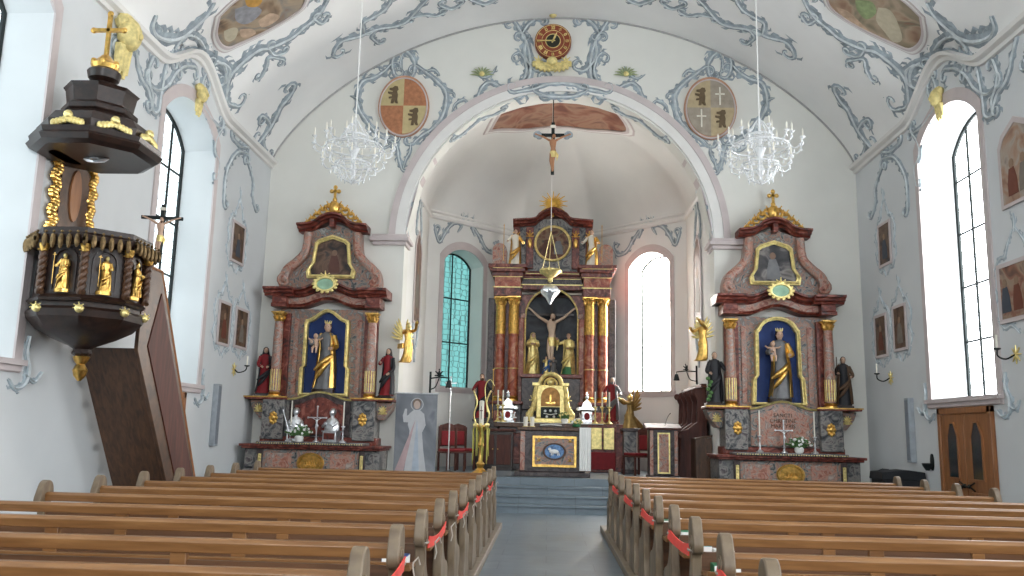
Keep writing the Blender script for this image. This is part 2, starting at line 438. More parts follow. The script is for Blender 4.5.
# ------------------------------------------------------------------ windows
NW = [0]
def window(mapf, c, hw, sill, spr, rise, depth, pane, leads_v=3, dz=.92, surround=True, splay=.08, sur_m=None):
    NW[0] += 1
    f = 1-splay; zc_ = (sill+spr)/2; f2 = 1-splay*.3
    root = MB()
    O = opening_pts(c, hw, sill, spr, rise, .14, 20); I = opening_pts(c, hw, sill, spr, rise, .0, 20); n = len(O)
    vs = [mapf(a, b, -.025) for a, b in O]+[mapf(a, b, -.025) for a, b in I]+[mapf(a, b, .0) for a, b in O]+[mapf(a, b, .01) for a, b in I]
    fs = []
    for i in range(n):
        j = (i+1) % n
        fs += [(i, j, j+n, i+n), (i, i+2*n, j+2*n, j), (i+n, j+n, j+3*n, i+3*n)]
    r = root.add(vs, fs).build('window_%d' % NW[0], sur_m or M_MAUVE, kind='structure')
    G = [(c+(a-c)*f, zc_+(b-zc_)*f2) for a, b in I]
    p = MB(); p.add([mapf(a, b, depth-.02) for a, b in G], [tuple(range(n))]).build('pane', pane, r, smooth=False)
    fr = MB()
    w = hw*f; zb = zc_+(sill-zc_)*f2; zt = lambda s: zc_+(seg(c+(s-c)/f, c, hw, spr, rise)-zc_)*f2
    fr.tube([mapf(a, b, depth-.05) for a, b in G]+[mapf(*G[0], depth-.05)], .035, 6)
    for k in range(leads_v):
        s = c-w+2*w*(k+1)/(leads_v+1)
        fr.tube([mapf(s, zb, depth-.05), mapf(s, zt(s), depth-.05)], .022, 6)
    z = zb+dz
    while z < zt(c)-.25:
        ww = w if z < zc_+(spr-zc_)*f2 else w*.8
        fr.tube([mapf(c-ww, z, depth-.05), mapf(c+ww, z, depth-.05)], .02, 6); z += dz
    # casement in the lower middle
    fr.tube([mapf(c-w*.5, zb+dz*1.0, depth-.06), mapf(c-w*.5, zb+dz*2.0, depth-.06)], .016, 6)
    fr.build('window_frame', M_IRON, r)
    si = MB(); e = .16
    a0 = mapf(c-hw-e, sill-.17, 0); 
    def bx(s0, s1, z0, z1, d0, d1):
        v = [mapf(s, z, d) for s in (s0, s1) for z in (z0, z1) for d in (d0, d1)]
        si.add(v, [(0, 1, 3, 2), (4, 6, 7, 5), (0, 4, 5, 1), (2, 3, 7, 6), (0, 2, 6, 4), (1, 5, 7, 3)])
    bx(c-hw-e, c+hw+e, sill-.06, sill+.005, -.09, .05); bx(c-hw-e+.04, c+hw+e-.04, sill-.13, sill-.06, -.05, .0)
    si.build('sill', M_MAUVE, r)
    return r
PANE_R = pane_mat('bright_leaded_glass', (.93, .97, 1.0), DAY_R, True, 8, .6)
PANE_L = pane_mat('pale_blue_leaded_glass', (.80, .94, 1.0), DAY_L, True, 6.5, .06)
PANE_CL = pane_mat('teal_leaded_glass', (.30, .88, .86), DAY_CL, True, 7, .2)
PANE_CR = pane_mat('sunlit_chancel_glass', (1.0, .97, .92), DAY_CR, True, 9, .75)
PANE_FILL = pane_mat('west_fill_glass', (.90, .96, 1.0), FILL_W, True, 8, .6)
for c in WIN_C: window(mapL, c, WIN_HW, SILL, SPR, RISE, .62, PANE_L)
for c in WIN_C: window(mapR, c, WIN_HW, SILL, SPR, RISE, .62, PANE_R)
window(lambda s, z, d: (s, YBACK-d, z), XC, 1.5, 4.6, 7.4, 1.2, .5, PANE_FILL, leads_v=3)  # unseen glowing window, added behind the camera to light the arch wall from the front
# ------------------------------------------------------------------ chancel
CHX = 3.35
def seg_map(p, q):
    p = Vector(p); q = Vector(q); t = (q-p).normalized(); nrm = Vector((t.y, -t.x))
    ctr = Vector((XC, 20.5))
    if (ctr-p).dot(nrm) > 0: nrm = -nrm
    return lambda s, z, d: (p.x+t.x*s+nrm.x*d, p.y+t.y*s+nrm.y*d, z), (q-p).length
poly = [(XC-CHX, YA2), (XC-CHX, 21.6), (XC-1.05, 23.9), (XC+1.05, 23.9), (XC+CHX, 21.6), (XC+CHX, YA2)]
names = ['wall_chancel_left', 'wall_chancel_oblique_left', 'wall_chancel_back', 'wall_chancel_oblique_right', 'wall_chancel_right']
CHMAP = {}
for i, nm in enumerate(names):
    mp, ln = seg_map(poly[i], poly[i+1]); CHMAP[nm] = (mp, ln)
    ops = []
    if i == 1: ops = [(1.22, .68, 2.65, 6.0, .36)]
    if i == 3: ops = [(ln-1.22, .68, 2.65, 6.0, .36)]
    wall(nm, mp, 0, ln, ZS-.02, lambda s: 7.2, ops, .55, M_CHPL, splay=.06)
    if i == 1: window(mp, 1.22, .68, 2.65, 6.0, .36, .55, PANE_CL, dz=1.2, splay=.06, leads_v=1)
    if i == 3: window(mp, ln-1.22, .68, 2.65, 6.0, .36, .55, PANE_CR, dz=1.2, splay=.06, leads_v=1)
# return walls behind the arch
wall('wall_chancel_return', lambda s, z, d: (s, YA2+.001-d, z), XC-CHX-.1, XC+CHX+.1, ZS, lambda s: 10.2, [(XC, ARC_R, 0, ARC_S, ARC_R)], .001, M_CHPL, splay=0)
def chancel_vault():
    B = []
    for i in range(5):
        (x0, y0), (x1, y1) = poly[i], poly[i+1]; k = 14
        B += [(x0+(x1-x0)*j/k, y0+(y1-y0)*j/k) for j in range(k)]
    B.append(poly[5]); n = 22; vs = []
    for (x, y) in B:
        ry = min(max(y, YA2), 20.6)
        for j in range(n+1):
            t = 1-cos(pi/2*j/n) if False else sin(pi/2*j/n)
            px = XC+(x-XC)*t; py = ry+(y-ry)*t
            vs.append((px, py, cz(px, py) if t < 1 else 7.15))
    fs = [(i*(n+1)+j, i*(n+1)+j+1, (i+1)*(n+1)+j+1, (i+1)*(n+1)+j) for i in range(len(B)-1) for j in range(n)]
    MB().add(vs, fs).build('ceiling_chancel', M_CHPL, kind='structure', ang=50)
chancel_vault()
m = MB()
P = [Vector((x, y, 7.12)) for x, y in poly]
m.tube(P, .085, 8); m.tube([p+Vector((0, 0, .12)) for p in P], .05, 8)
m.build('trim_9', M_WHITE_MOULD, kind='structure')
# ------------------------------------------------------------------ floors and steps
def floor_mat(nt, b):
    tc = _n(nt, 'ShaderNodeTexCoord'); br = _n(nt, 'ShaderNodeTexBrick')
    br.inputs['Scale'].default_value = 1.0; br.inputs['Mortar Size'].default_value = .006; br.inputs['Brick Width'].default_value = 1.1; br.inputs['Row Height'].default_value = .55
    br.inputs['Color1'].default_value = (.17, .215, .25, 1); br.inputs['Color2'].default_value = (.20, .245, .28, 1); br.inputs['Mortar'].default_value = (.13, .16, .18, 1)
    L(nt, tc.outputs['Object'], br.inputs['Vector'])
    nz = _n(nt, 'ShaderNodeTexNoise'); nz.inputs['Scale'].default_value = 5; nz.inputs['Detail'].default_value = 5
    mx = _n(nt, 'ShaderNodeMixRGB', blend_type='MULTIPLY'); mx.inputs[0].default_value = .35
    L(nt, tc.outputs['Object'], nz.inputs['Vector']); L(nt, br.outputs[0], mx.inputs[1]); L(nt, nz.outputs[0], mx.inputs[2])
    L(nt, mx.outputs[0], b.inputs['Base Color']); b.inputs['Roughness'].default_value = .38
M_FLOOR = mat('grey_blue_stone_slabs', floor_mat)
MB().box(XL-.1, XR+.1, YBACK-.1, 16.75, -.2, 0).build('floor', M_FLOOR, smooth=False, kind='structure')
SX0, SX1 = XC-1.75, XC+1.85; Y0S = 16.7; N = 4
m = MB(); m.box(XL-.05, SX0, 16.55, YA2+.1, -.1, ZS).box(SX1, XR+.05, 16.55, YA2+.1, -.1, ZS)
m.box(XC-CHX-.1, XC+CHX+.1, YA2, 24.0, -.1, ZS).box(SX0, SX1, Y0S+3*.33, YA2+.1, -.1, ZS)
m.build('floor_sanctuary', M_FLOOR, smooth=False, kind='structure')
for i in range(3):
    MB().box(SX0, SX1, Y0S+i*.33, Y0S+3*.33+.01, (i)*ZS/4+(.0 if i else -.05), (i+1)*ZS/4).box(SX0, SX1, Y0S+i*.33-.035, Y0S+3*.33+.005, (i+1)*ZS/4-.035, (i+1)*ZS/4+.004).build('trim_%d' % (10+i), M_FLOOR, kind='structure', bev=.006)
# pew platforms
PY = [3.78+.92*k for k in range(-1, 11)]
LX0, LX1 = -4.42, -.77; RX0, RX1 = .91, 5.15
for nm, a, b, lab in (('pew_platform', LX0-.02, LX1+.06, 'low wooden board floor under the left-hand block of pews'), ('pew_platform', RX0-.06, RX1+.02, 'low wooden board floor under the right-hand block of pews')):
    MB().box(a, b, 2.2, 14.0, 0, .09).build(nm, M_OAK_FLOOR, bev=.01, label=lab, cat='platform')
# doors under the nave windows
def door(k, X, sg, y0, y1, z1, lab):
    m = MB(); t = .10
    def bx(mm, a, b, z0, z_1, d0, d1):
        xa, xb = sorted((X-sg*d0, X-sg*d1)); mm.box(xa, xb, a, b, z0, z_1)
    bx(m, y0-t, y0, 0, z1+t, -.0, .07); bx(m, y1, y1+t, 0, z1+t, 0, .07); bx(m, y0-t, y1+t, z1, z1+t, 0, .07)
    r = m.build('door_%d' % k, M_DOOR, kind='structure', bev=.01)
    ym = (y0+y1)/2
    for a, b in ((y0, ym-.01), (ym+.01, y1)):
        p = MB(); bx(p, a, b, .0, z1, .0, .045); lf = p.build('door_leaf', M_DOOR, r, bev=.006)
        w = b-a; c = (a+b)/2
        o = [(c-w*.27, .95), (c+w*.27, .95), (c+w*.27, 1.62), (c+w*.10, 1.83), (c-w*.10, 1.83), (c-w*.27, 1.62)]
        i_ = [(c+(q[0]-c)*.8, 1.39+(q[1]-1.39)*.94) for q in o]
        g = MB(); xa, xb = sorted((X-sg*.047, X-sg*.052)); g.prism(i_, xa, xb, 'x'); g.build('door_pane', solid('dark_door_glass', (.02, .03, .035), .15), lf)
        g = MB(); xa, xb = sorted((X-sg*.046, X-sg*.068)); g.ring(o, i_, xa, xb, 'x'); g.build('moulding', M_DOOR, lf)
        g = MB(); bx(g, a+w*.18, b-w*.18, .22, .78, .045, .06); g.build('lower_panel', M_DOOR, lf, bev=.01)
    h = MB()
    for q in (-.07, .07):
        h.tube([(X-sg*.05, ym+q, .86), (X-sg*.11, ym+q, .86), (X-sg*.11, ym+q*2.6, .85)], .014, 6); h.ball((X-sg*.05, ym+q, .86), .035, n=8, m=6)
        h.tube([(X-sg*.055, ym+q, .86), (X-sg*.055, ym+q*3.4, .92)], .012, 6); h.tube([(X-sg*.055, ym+q, .86), (X-sg*.055, ym+q*3.4, .80)], .012, 6)
    h.build('door_handle', M_IRON, r)
door(1, XL, -1, 12.85, 14.0, 1.95, '')
door(2, XR, 1, 12.75, 14.25, 1.95, '')
# ------------------------------------------------------------------ pews
END = [(-.12, .09), (.42, .09), (.41, .17), (.31, .29), (.37, .40), (.33, .50), (.17, .55), (.07, .64), (.03, .74), (.035, .79), (.07, .85), (.075, .92), (.05, .98), (.0, 1.005), (-.055, .985), (-.095, .91), (-.12, .84), (-.10, .79), (-.05, .77), (-.045, .66), (-.07, .5), (-.05, .36), (-.10, .22)]
def make_pew(L_, label, group, first_side):
    t = thing('pew', label, 'pew', (0, 0, 0), 0, group)
    for s, x in ((-1, 0), (1, L_)):
        m = MB(); a, b = (x, x+.065) if s < 0 else (x-.065, x)
        pts = [tuple(p) for p in catmull([(y, z, 0) for y, z in END[3:]], 3)]
        poly_ = [END[0], END[1], END[2]]+[(p[0], p[1]) for p in pts]
        m.prism(poly_, a, b, 'x')
        e = m.build('end_panel', M_OAK_END, t, bev=.008)
        g = MB(); xo = a if s < 0 else b
        for r, d in ((.045, .008), (.028, .014)):
            q = MB(); q.lathe([(r, 0), (r, d)], n=20)
            Mx = Matrix.Translation((xo, -.045, .85)) @ Matrix.Rotation(radians(-90 if s < 0 else 90), 4, 'Y')
            st = len(g.v); g.add([Mx @ Vector(v) for v in q.v], q.f)
        g.build('scroll_boss', M_OAK_END, e)
    m = MB(); m.prism([(-.05, .83), (-.055, .885), (-.035, .905), (.0, .905), (.01, .885), (.0, .83)], .06, L_-.06, 'x'); m.build('top_rail', M_OAK, t, bev=.004)
    m = MB(); m.box(.06, L_-.06, -.025, -.005, .40, .79); m.build('back_panel', M_OAK_D, t)
    for q in ((.33, .67) if L_ < 4 else (.27, .52, .77)):
        m = MB(); m.box(L_*q-.045, L_*q+.045, -.04, -.002, .40, .835); m.build('back_post', M_OAK, t, bev=.004)
    m = MB(); m.box(.06, L_-.06, -.24, -.035, .655, .68).box(.06, L_-.06, -.25, -.235, .655, .705); m.build('book_shelf', M_OAK, t, bev=.003)
    m = MB(); m.box(.06, L_-.06, .0, .40, .43, .465); m.build('seat', M_OAK, t, bev=.008)
    m = MB(); m.box(.06, L_-.06, -.50, -.32, .235, .265)
    for q in (.02, .5, .98): m.box(.06+(L_-.16)*q, .10+(L_-.16)*q, -.46, -.36, .09, .235)
    m.build('kneeler', M_OAK, t, bev=.004)
    return t
ORD = ['nearest', 'second', 'third', 'fourth', 'fifth', 'sixth', 'seventh', 'eighth', 'ninth', 'tenth', 'eleventh', 'frontmost']
for side, x0, x1 in (('left', LX0, LX1), ('right', RX0, RX1)):
    proto = None
    for k, y in enumerate(PY):
        lab = ('oak pew in the %s-hand block, %s row from the camera' % (side, ORD[k])).replace('nearest row', 'row nearest').replace('row nearest from', 'row nearest to').replace('frontmost row from the camera', 'frontmost row by the sanctuary')
        if proto is None: proto = make_pew(x1-x0, lab, side+'-hand oak pews', side); proto.location = (x0, y, 0)
        else: dup(proto, (x0, y, 0), None, lab)
# ribbons closing off alternate rows
def ribbon(x, y0, y1, lab, grp, sg=1):
    t = thing('ribbon_tie', lab, 'ribbon', (x, y0, .80), 0, grp)
    m = MB(); n = 10; vs = []
    for i in range(n+1):
        u = i/n; y = (y1-y0)*u; z = -.025*4*u*(1-u); w = .038-.010*sin(pi*u)
        for dx, dz in ((-.004, -w), (.004, -w), (.012, w), (.004, w)): vs.append((dx+.004*sin(4*u), y, z+dz))
    fs = [(i*4+j, i*4+(j+1) % 4, (i+1)*4+(j+1) % 4, (i+1)*4+j) for i in range(n) for j in range(4)]+[(0, 1, 2, 3), (n*4, n*4+1, n*4+2, n*4+3)]
    m.add(vs, fs).build('band', M_RIBBON, t)
    for y in (0, y1-y0):
        k = MB(); k.torus((-sg*.042, y-.005, 0), .058, .008, 14, 6, Matrix.Identity(3).to_4x4(), .80, 1.0)
        k.tube([(.045, y, 0), (.07, y+.03, .03), (.08, y+.04, -.01)], .005, 6); k.tube([(.045, y, 0), (.06, y-.02, -.06), (.05, y-.03, -.10)], .005, 6)
        k.build('knot', M_ROPE, t)
gapnames = ['nearest the camera', 'second from the camera', 'third from the camera', 'fourth from the camera', 'fifth and farthest']
for i, k in enumerate((1, 3, 5, 7, 9)):
    ribbon(LX1+.012, PY[k]+.0, PY[k+1]-.0, 'coral red ribbon tied between left aisle pew ends, '+gapnames[i], 'left aisle ribbon ties', 1)
    ribbon(RX0-.012, PY[k]+.0, PY[k+1]-.0, 'coral red ribbon tied between right aisle pew ends, '+gapnames[i], 'right aisle ribbon ties', -1)
# hymn books on the shelves
def book(loc, w, d, h, mt, lab, grp, rz=0):
    t = thing('hymn_book', lab, 'book', loc, rz, grp)
    MB().box(-w/2, w/2, -d/2, d/2, 0, h).build('cover', mt, t, bev=.003)
    MB().box(-w/2+.004, w/2+.002, -d/2-.002, d/2-.005, .004, h-.004).build('pages', M_WHITE, t)
M_TEAL = solid('teal_cover', (.01, .17, .18), .4, 0, .03); M_GRN = solid('green_cover', (.012, .16, .07), .4, 0, .03); M_BLU = solid('blue_cover', (.015, .07, .24), .4, 0, .03)
for k, mt, nm in ((1, M_GRN, 'green'), (2, M_GRN, 'green'), (3, M_GRN, 'green'), (4, M_TEAL, 'teal'), (5, M_GRN, 'green'), (6, M_GRN, 'green')):
    book((RX0+.19, PY[k]-.13, .681), .16, .12, .055, mt, nm+' hymn book on the shelf behind the %s right-hand pew' % ORD[k], 'hymn books on the right-hand pews')
for k in (2, 4): book((RX0+.36, PY[k]-.13, .681), .14, .12, .03, M_WHITE, 'white booklet on the shelf behind the %s right-hand pew' % ORD[k], 'hymn books on the right-hand pews')
book((LX1-.17, PY[3]-.13, .681), .16, .12, .055, M_BLU, 'blue hymn book on a shelf behind a left-hand pew', 'hymn books on the left-hand pews')
book((LX1-.13, PY[4]-.13, .681), .10, .12, .03, M_WHITE, 'white booklet on a shelf behind a left-hand pew', 'hymn books on the left-hand pews')
# ------------------------------------------------------------------ stucco scrollwork laid on walls and vault
def S_L(px, py): return atX(px, py, XL), Vector((1, 0, 0))
def S_R(px, py): return atX(px, py, XR), Vector((-1, 0, 0))
def S_A(px, py): return atY(px, py, YA), Vector((0, -1, 0))
def vn(p, f=vz):
    e = .02; gx = (f(p.x+e, p.y)-f(p.x-e, p.y))/(2*e); gy = (f(p.x, p.y+e)-f(p.x, p.y-e))/(2*e)
    return Vector((gx, gy, -1)).normalized()
def S_V(px, py, f=vz, lo=5.0, hi=YA+.3):
    d = ray(px, py); a = None
    t = lo/d.y; step = .04/d.y
    while t*d.y < hi:
        p = CO+d*t
        zz = f(p.x, p.y) if abs(p.x-XC) < HW else -1
        if p.z > zz: break
        t += step
    p.z = f(max(XL+.001, min(XR-.001, p.x)), p.y)
    return p, vn(p, f)
def S_C(px, py): return S_V(px, py, cz, YA2, 24)
class Orn:
    def __init__(s): s.m = MB(); s.hi = MB()
    def ribbon(s, P, Nn, w, h=.035, leaves=True, curl=None, seed=0, mirror=True, lw=2.4):
        """C-scroll: flat dark band, light raised ridge, rolled ends and acanthus leaflets"""
        rnd = random.Random(seed*77+len(P)*3+int(P[0].x*10)); w = w*1.12
        P = [Vector(p) for p in P]; Nn = [Vector(n) for n in Nn]
        Q = catmull(P, 6); k = len(P)-1; NQ = []
        for i in range(len(Q)):
            f = min(i/6, k-1e-6); a = int(f); NQ.append(Nn[a].lerp(Nn[a+1], f-a).normalized())
        def roll(p, q, n, r):
            t = (p-q).normalized(); b = n.cross(t).normalized()
            d1 = (Q[len(Q)//2]-p).dot(b); b = b if d1 > 0 else -b; out = []; c = p+b*r
            for i in range(1, 9):
                an = i/8*1.55*pi; rr = r*(1-.6*i/8); out.append(c-b*rr*cos(an)+t*rr*sin(an))
            return out
        if curl is None and w > .06: curl = (1, 1)
        if curl and curl[1]: e = roll(Q[-1], Q[-3], NQ[-1], w*1.35); Q2 = Q+e; N2 = NQ+[NQ[-1]]*len(e)
        else: Q2, N2 = list(Q), list(NQ)
        if curl and curl[0]: e = roll(Q[0], Q[2], NQ[0], w*1.35); Q2 = e[::-1]+Q2; N2 = [NQ[0]]*len(e)+N2
        Q, NQ = Q2, N2; n = len(Q); vs = []; hv = []
        for i, p in enumerate(Q):
            t = (Q[min(i+1, n-1)]-Q[max(i-1, 0)]).normalized(); nn = NQ[i]; b = nn.cross(t).normalized()
            u = i/(n-1); ww = w*(.22+.62*sin(pi*min(1, max(0, u)))**.8)*(1+.12*sin(i*1.1+seed))
            vs += [p-b*ww-nn*.004, p-b*ww*.8+nn*h*.5, p+b*ww*.8+nn*h*.5, p+b*ww-nn*.004]
            hv += [p-b*ww*.42+nn*h*.45, p-b*ww*.1+nn*h*1.15, p+b*ww*.22+nn*h*.45]
            if leaves and i % 3 == 1 and 1 < i < n-2:
                sd = 1 if rnd.random() < .5 else -1; ln = w*(1.1+rnd.random()*1.3); fw = 1 if rnd.random() < .7 else -1
                dr = (b*sd+t*1.1*fw).normalized(); base = p+b*sd*ww*.7; mid = base+dr*ln*.55; tip = mid+(dr*.6-b*sd*.55+t*fw*.5).normalized()*ln*.5
                s._leaf(base, mid, tip, dr.cross(nn).normalized()*w*.32, nn, h*.7)
        s._add(s.m, vs, [(i*4+j, i*4+j+1, (i+1)*4+j+1, (i+1)*4+j) for i in range(n-1) for j in range(3)], mirror)
        s._add(s.hi, hv, [(i*3+j, i*3+j+1, (i+1)*3+j+1, (i+1)*3+j) for i in range(n-1) for j in range(2)], mirror)
        for L_ in getattr(s, 'q', []): s._add(s.m, L_[0], L_[1], mirror)
        s.q = []
    def _leaf(s, a, m_, t, sw, nn, h):
        vs = [a-sw-nn*.003, a+sw-nn*.003, m_-sw*1.05-nn*.003, m_+nn*h, m_+sw*1.05-nn*.003, t+nn*.004]
        if not hasattr(s, 'q'): s.q = []
        s.q.append((vs, [(0, 2, 3), (0, 3, 1), (1, 3, 4), (2, 5, 3), (3, 5, 4)]))
    def _add(s, M_, vs, fs, mirror):
        M_.add(vs, fs)
        if mirror: M_.add([(2*XC-v[0], v[1], v[2]) for v in vs], [tuple(reversed(f)) for f in fs])
    def px(s, surf, pts, w, **k):
        A = [surf(*p) for p in pts]
        if surf is S_V: w *= 1.3
        s.ribbon([a[0] for a in A], [a[1] for a in A], w, **k)
NT = [20]
def orn_build(o, mt=None):
    NT[0] += 1
    # faces already oriented both ways; keep as is
    r = o.m.build('trim_%d' % NT[0], mt or M_STUCCO, kind='structure', ang=60)
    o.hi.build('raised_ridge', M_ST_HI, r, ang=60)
# vault
o = Orn()
o.px(S_V, [(156, 13), (153, 24), (157, 33), (169, 38), (181, 35), (191, 29), (201, 20), (208, 11), (214, 1)], .10, curl=(0, 0), seed=1)
o.px(S_V, [(178, 42), (183, 36), (190, 34), (199, 38), (204, 46), (206, 53), (217, 60), (225, 66), (226, 76), (221, 84), (214, 83)], .085, seed=2)
o.px(S_V, [(237, 106), (228, 103), (226, 94), (229, 78), (236, 66), (247, 56), (259, 49), (268, 46), (280, 42), (293, 35), (303, 27), (314, 18), (322, 8), (328, -3)], .085, seed=3)
o.px(S_V, [(262, 74), (266, 66), (269, 57), (283, 58)], .05, seed=4)
o.px(S_V, [(208, 70), (214, 63), (223, 62), (230, 68), (228, 78)], .07, seed=5)
o.px(S_V, [(294, 88), (288, 97), (281, 106), (275, 118), (268, 130), (259, 140)], .09, seed=6)
o.px(S_V, [(267, 156), (264, 147), (263, 136), (270, 124), (262, 114), (259, 120)], .06, seed=7)
o.px(S_V, [(333, 53), (337, 45), (344, 39), (358, 35), (368, 31), (380, 27), (393, 26), (405, 21), (414, 12), (421, 5), (428, -2)], .085, seed=8)
o.px(S_V, [(364, 32), (363, 22), (371, 17), (382, 11), (388, 4), (392, -3)], .07, seed=9)
o.px(S_V, [(412, 16), (424, 14), (436, 15), (444, 11)], .05, seed=10)
o.px(S_V, [(377, 29), (372, 36), (378, 42)], .05, seed=11)
orn_build(o)
o = Orn()
o.px(S_V, [(186, 62), (194, 56), (203, 58), (210, 66), (206, 76)], .07, seed=61)
o.px(S_V, [(172, 74), (180, 66), (190, 66), (198, 74), (196, 84)], .07, seed=62)
o.px(S_V, [(314, 18), (322, 22), (328, 16)], .05, seed=63)
o.px(S_V, [(268, 47), (274, 54), (283, 52)], .05, seed=64)
o.px(S_V, [(470, -2), (485, 3), (500, -3)], .06, seed=65)
o.px(S_V, [(440, 4), (452, 8), (462, 2)], .05, seed=66)
orn_build(o)
# over the nave windows and down the walls, traced on the left wall and mirrored
o = Orn()
o.px(S_L, [(247, 154), (238, 152), (231, 160), (226, 172), (224, 186), (223, 202)], .075, seed=12)
o.px(S_L, [(246, 158), (250, 170), (253, 184), (252, 196), (255, 210)], .065, seed=13)
o.px(S_L, [(204, 76), (201, 88), (200, 100), (207, 112), (213, 122), (220, 128)], .085, seed=14)
o.px(S_L, [(222, 128), (216, 138), (214, 150), (218, 162), (216, 178)], .06, seed=15)
o.px(S_L, [(152, 58), (148, 70), (149, 84), (152, 96), (151, 108)], .07, seed=16)
o.px(S_L, [(148, 84), (158, 90), (168, 84), (175, 73), (184, 66), (194, 66)], .085, seed=17)
o.px(S_L, [(232, 138), (240, 146), (247, 147)], .07, seed=18)
o.px(S_L, [(205, 70), (209, 84), (206, 96)], .06, seed=19)
orn_build(o)
# the same motif repeated over the window nearer the camera and between windows
o = Orn()
o.px(S_R, [(971, 50), (977, 64), (981, 82), (984, 100), (986, 115), (992, 116), (995, 104), (999, 92), (1005, 84), (1010, 72), (1013, 56), (1017, 40), (1019, 20)], .075, seed=20)
o.px(S_L, [(120, 36), (112, 44), (117, 56), (124, 66)], .06, seed=21)
o.px(S_R, [(962, 72), (968, 60), (973, 54), (972, 66)], .07, seed=22)
orn_build(o)
# scrolls beside and under the window sills
o = Orn()
for yc_ in WIN_C[2:]:
    for sg in (-1, 1):
        A = [(XL, yc_+sg*a, z) for a, z in ((1.0, 1.98), (1.15, 1.88), (1.32, 1.95), (1.36, 2.12), (1.28, 2.3), (1.30, 2.5))]
        o.ribbon([Vector(a) for a in A], [Vector((1, 0, 0))]*6, .05, seed=44)
        A = [(XL, yc_+sg*a, z) for a, z in ((1.30, 2.05), (1.5, 1.98), (1.62, 2.1))]
        o.ribbon([Vector(a) for a in A], [Vector((1, 0, 0))]*3, .035, seed=45)
orn_build(o, M_STUCCO_FAINT)
# arch wall: frames around the two coats of arms
o = Orn()
o.px(S_A, [(392, 64), (384, 72), (374, 78), (363, 82), (358, 94), (359, 108), (366, 120), (374, 130), (384, 137), (392, 142)], .085, seed=23)
o.px(S_A, [(417, 66), (427, 73), (438, 82), (446, 92), (446, 106), (442, 118), (433, 129), (422, 136), (413, 144)], .085, seed=24)
o.px(S_A, [(394, 74), (392, 64), (395, 55), (402, 49), (410, 54), (415, 63), (414, 74)], .085, seed=25)
o.px(S_A, [(404, 52), (401, 62), (403, 74)], .04, seed=26)
o.px(S_A, [(395, 141), (398, 150), (399, 158), (402, 169)], .06, seed=27)
o.px(S_A, [(411, 142), (410, 152), (406, 160), (403, 170)], .05, seed=28)
o.px(S_A, [(350, 96), (356, 98), (360, 104)], .04, seed=29)
o.px(S_A, [(446, 92), (453, 93), (455, 98)], .04, seed=30)
orn_build(o)
o = Orn()
o.px(S_A, [(386, 70), (376, 66), (368, 70), (362, 78)], .05, seed=51)
o.px(S_A, [(424, 72), (434, 70), (440, 76)], .05, seed=52)
o.px(S_A, [(380, 132), (376, 142), (384, 148), (392, 144)], .05, seed=53)
o.px(S_A, [(428, 132), (434, 140), (426, 148)], .05, seed=54)
o.px(S_A, [(497, 66), (492, 74), (484, 78), (476, 74)], .04, seed=55)
o.px(S_A, [(470, 106), (464, 100), (456, 104), (452, 112)], .05, seed=56)
orn_build(o)
# clock cartouche and the scrolls over the arch
o = Orn()
o.px(S_A, [(515, 22), (520, 30), (526, 40), (525, 52), (528, 62), (536, 70), (543, 70)], .09, seed=31)
o.px(S_A, [(522, 34), (527, 26), (534, 20), (541, 17)], .08, seed=32)
o.px(S_A, [(525, 36), (529, 50), (531, 64), (530, 76), (526, 86), (523, 95)], .09, seed=33)
o.px(S_A, [(515, 54), (520, 53), (525, 60), (527, 71), (523, 81), (514, 88), (504, 89), (495, 84), (488, 83), (482, 88), (478, 97), (474, 104), (469, 108)], .075, seed=34)
o.px(S_A, [(519, 2), (522, 12), (527, 18)], .07, seed=35, mirror=True)
o.px(S_A, [(538, 78), (537, 85), (542, 90)], .05, seed=36)
orn_build(o)
o = Orn()
o.px(S_A, [(549, 76), (550, 84), (551, 94)], .09, seed=37, mirror=False)
# keystone cartouche on the arch
o.ribbon([Vector((XC+x, YA-.04, z)) for x, z in ((-1.0, 8.83), (-.55, 8.93), (-.3, 9.03), (0, 9.06), (.3, 9.03), (.55, 8.93), (1.0, 8.83))], [Vector((0, -1, 0))]*7, .09, seed=38, mirror=False)
o.ribbon([Vector((XC+x, YA-.04, z)) for x, z in ((-.55, 8.86), (-.3, 8.76), (0, 8.74), (.3, 8.76), (.55, 8.86))], [Vector((0, -1, 0))]*5, .07, seed=39, mirror=False)
orn_build(o)
# underside of the arch: two running scrolls, and tufts on the chancel walls
def intr(a, y): return Vector((XC+(ARC_R-.005)*cos(a), y, ARC_S+(ARC_R-.005)*sin(a))), -Vector((cos(a), 0, sin(a)))
o = Orn()
A = [intr(radians(q), YA+.28+.07*sin(i*2.2)) for i, q in enumerate((112, 117, 122, 127, 132, 136))]
o.ribbon([a[0] for a in A], [a[1] for a in A], .07, seed=40)
A = [intr(radians(q), YA+.26+.07*sin(i*2.2)) for i, q in enumerate((166, 171, 176, 180))]
o.ribbon([a[0] for a in A], [a[1] for a in A], .06, seed=41)
orn_build(o)
def wl(mp, s, z, d=-.005):
    p = Vector(mp(s, z, d)); q = Vector(mp(s, z, d-1)); return p, (q-p).normalized()
o = Orn()
mp, ln = CHMAP['wall_chancel_oblique_left']
for pts, w in (([(.2, 6.75), (.35, 6.45), (.55, 6.75), (.75, 7.0), (1.0, 7.1), (1.25, 7.3)], .07), ([(1.25, 7.25), (1.5, 7.05), (1.75, 6.8), (2.0, 6.5), (2.3, 6.45), (2.45, 6.65)], .07),
              ([(.95, 6.8), (1.1, 7.05), (1.05, 7.35)], .05), ([(1.55, 6.8), (1.45, 7.1), (1.5, 7.45)], .05)):
    A = [wl(mp, a, b) for a, b in pts]; o.ribbon([a[0] for a in A], [a[1] for a in A], w, seed=42)
mp, ln = CHMAP['wall_chancel_left']
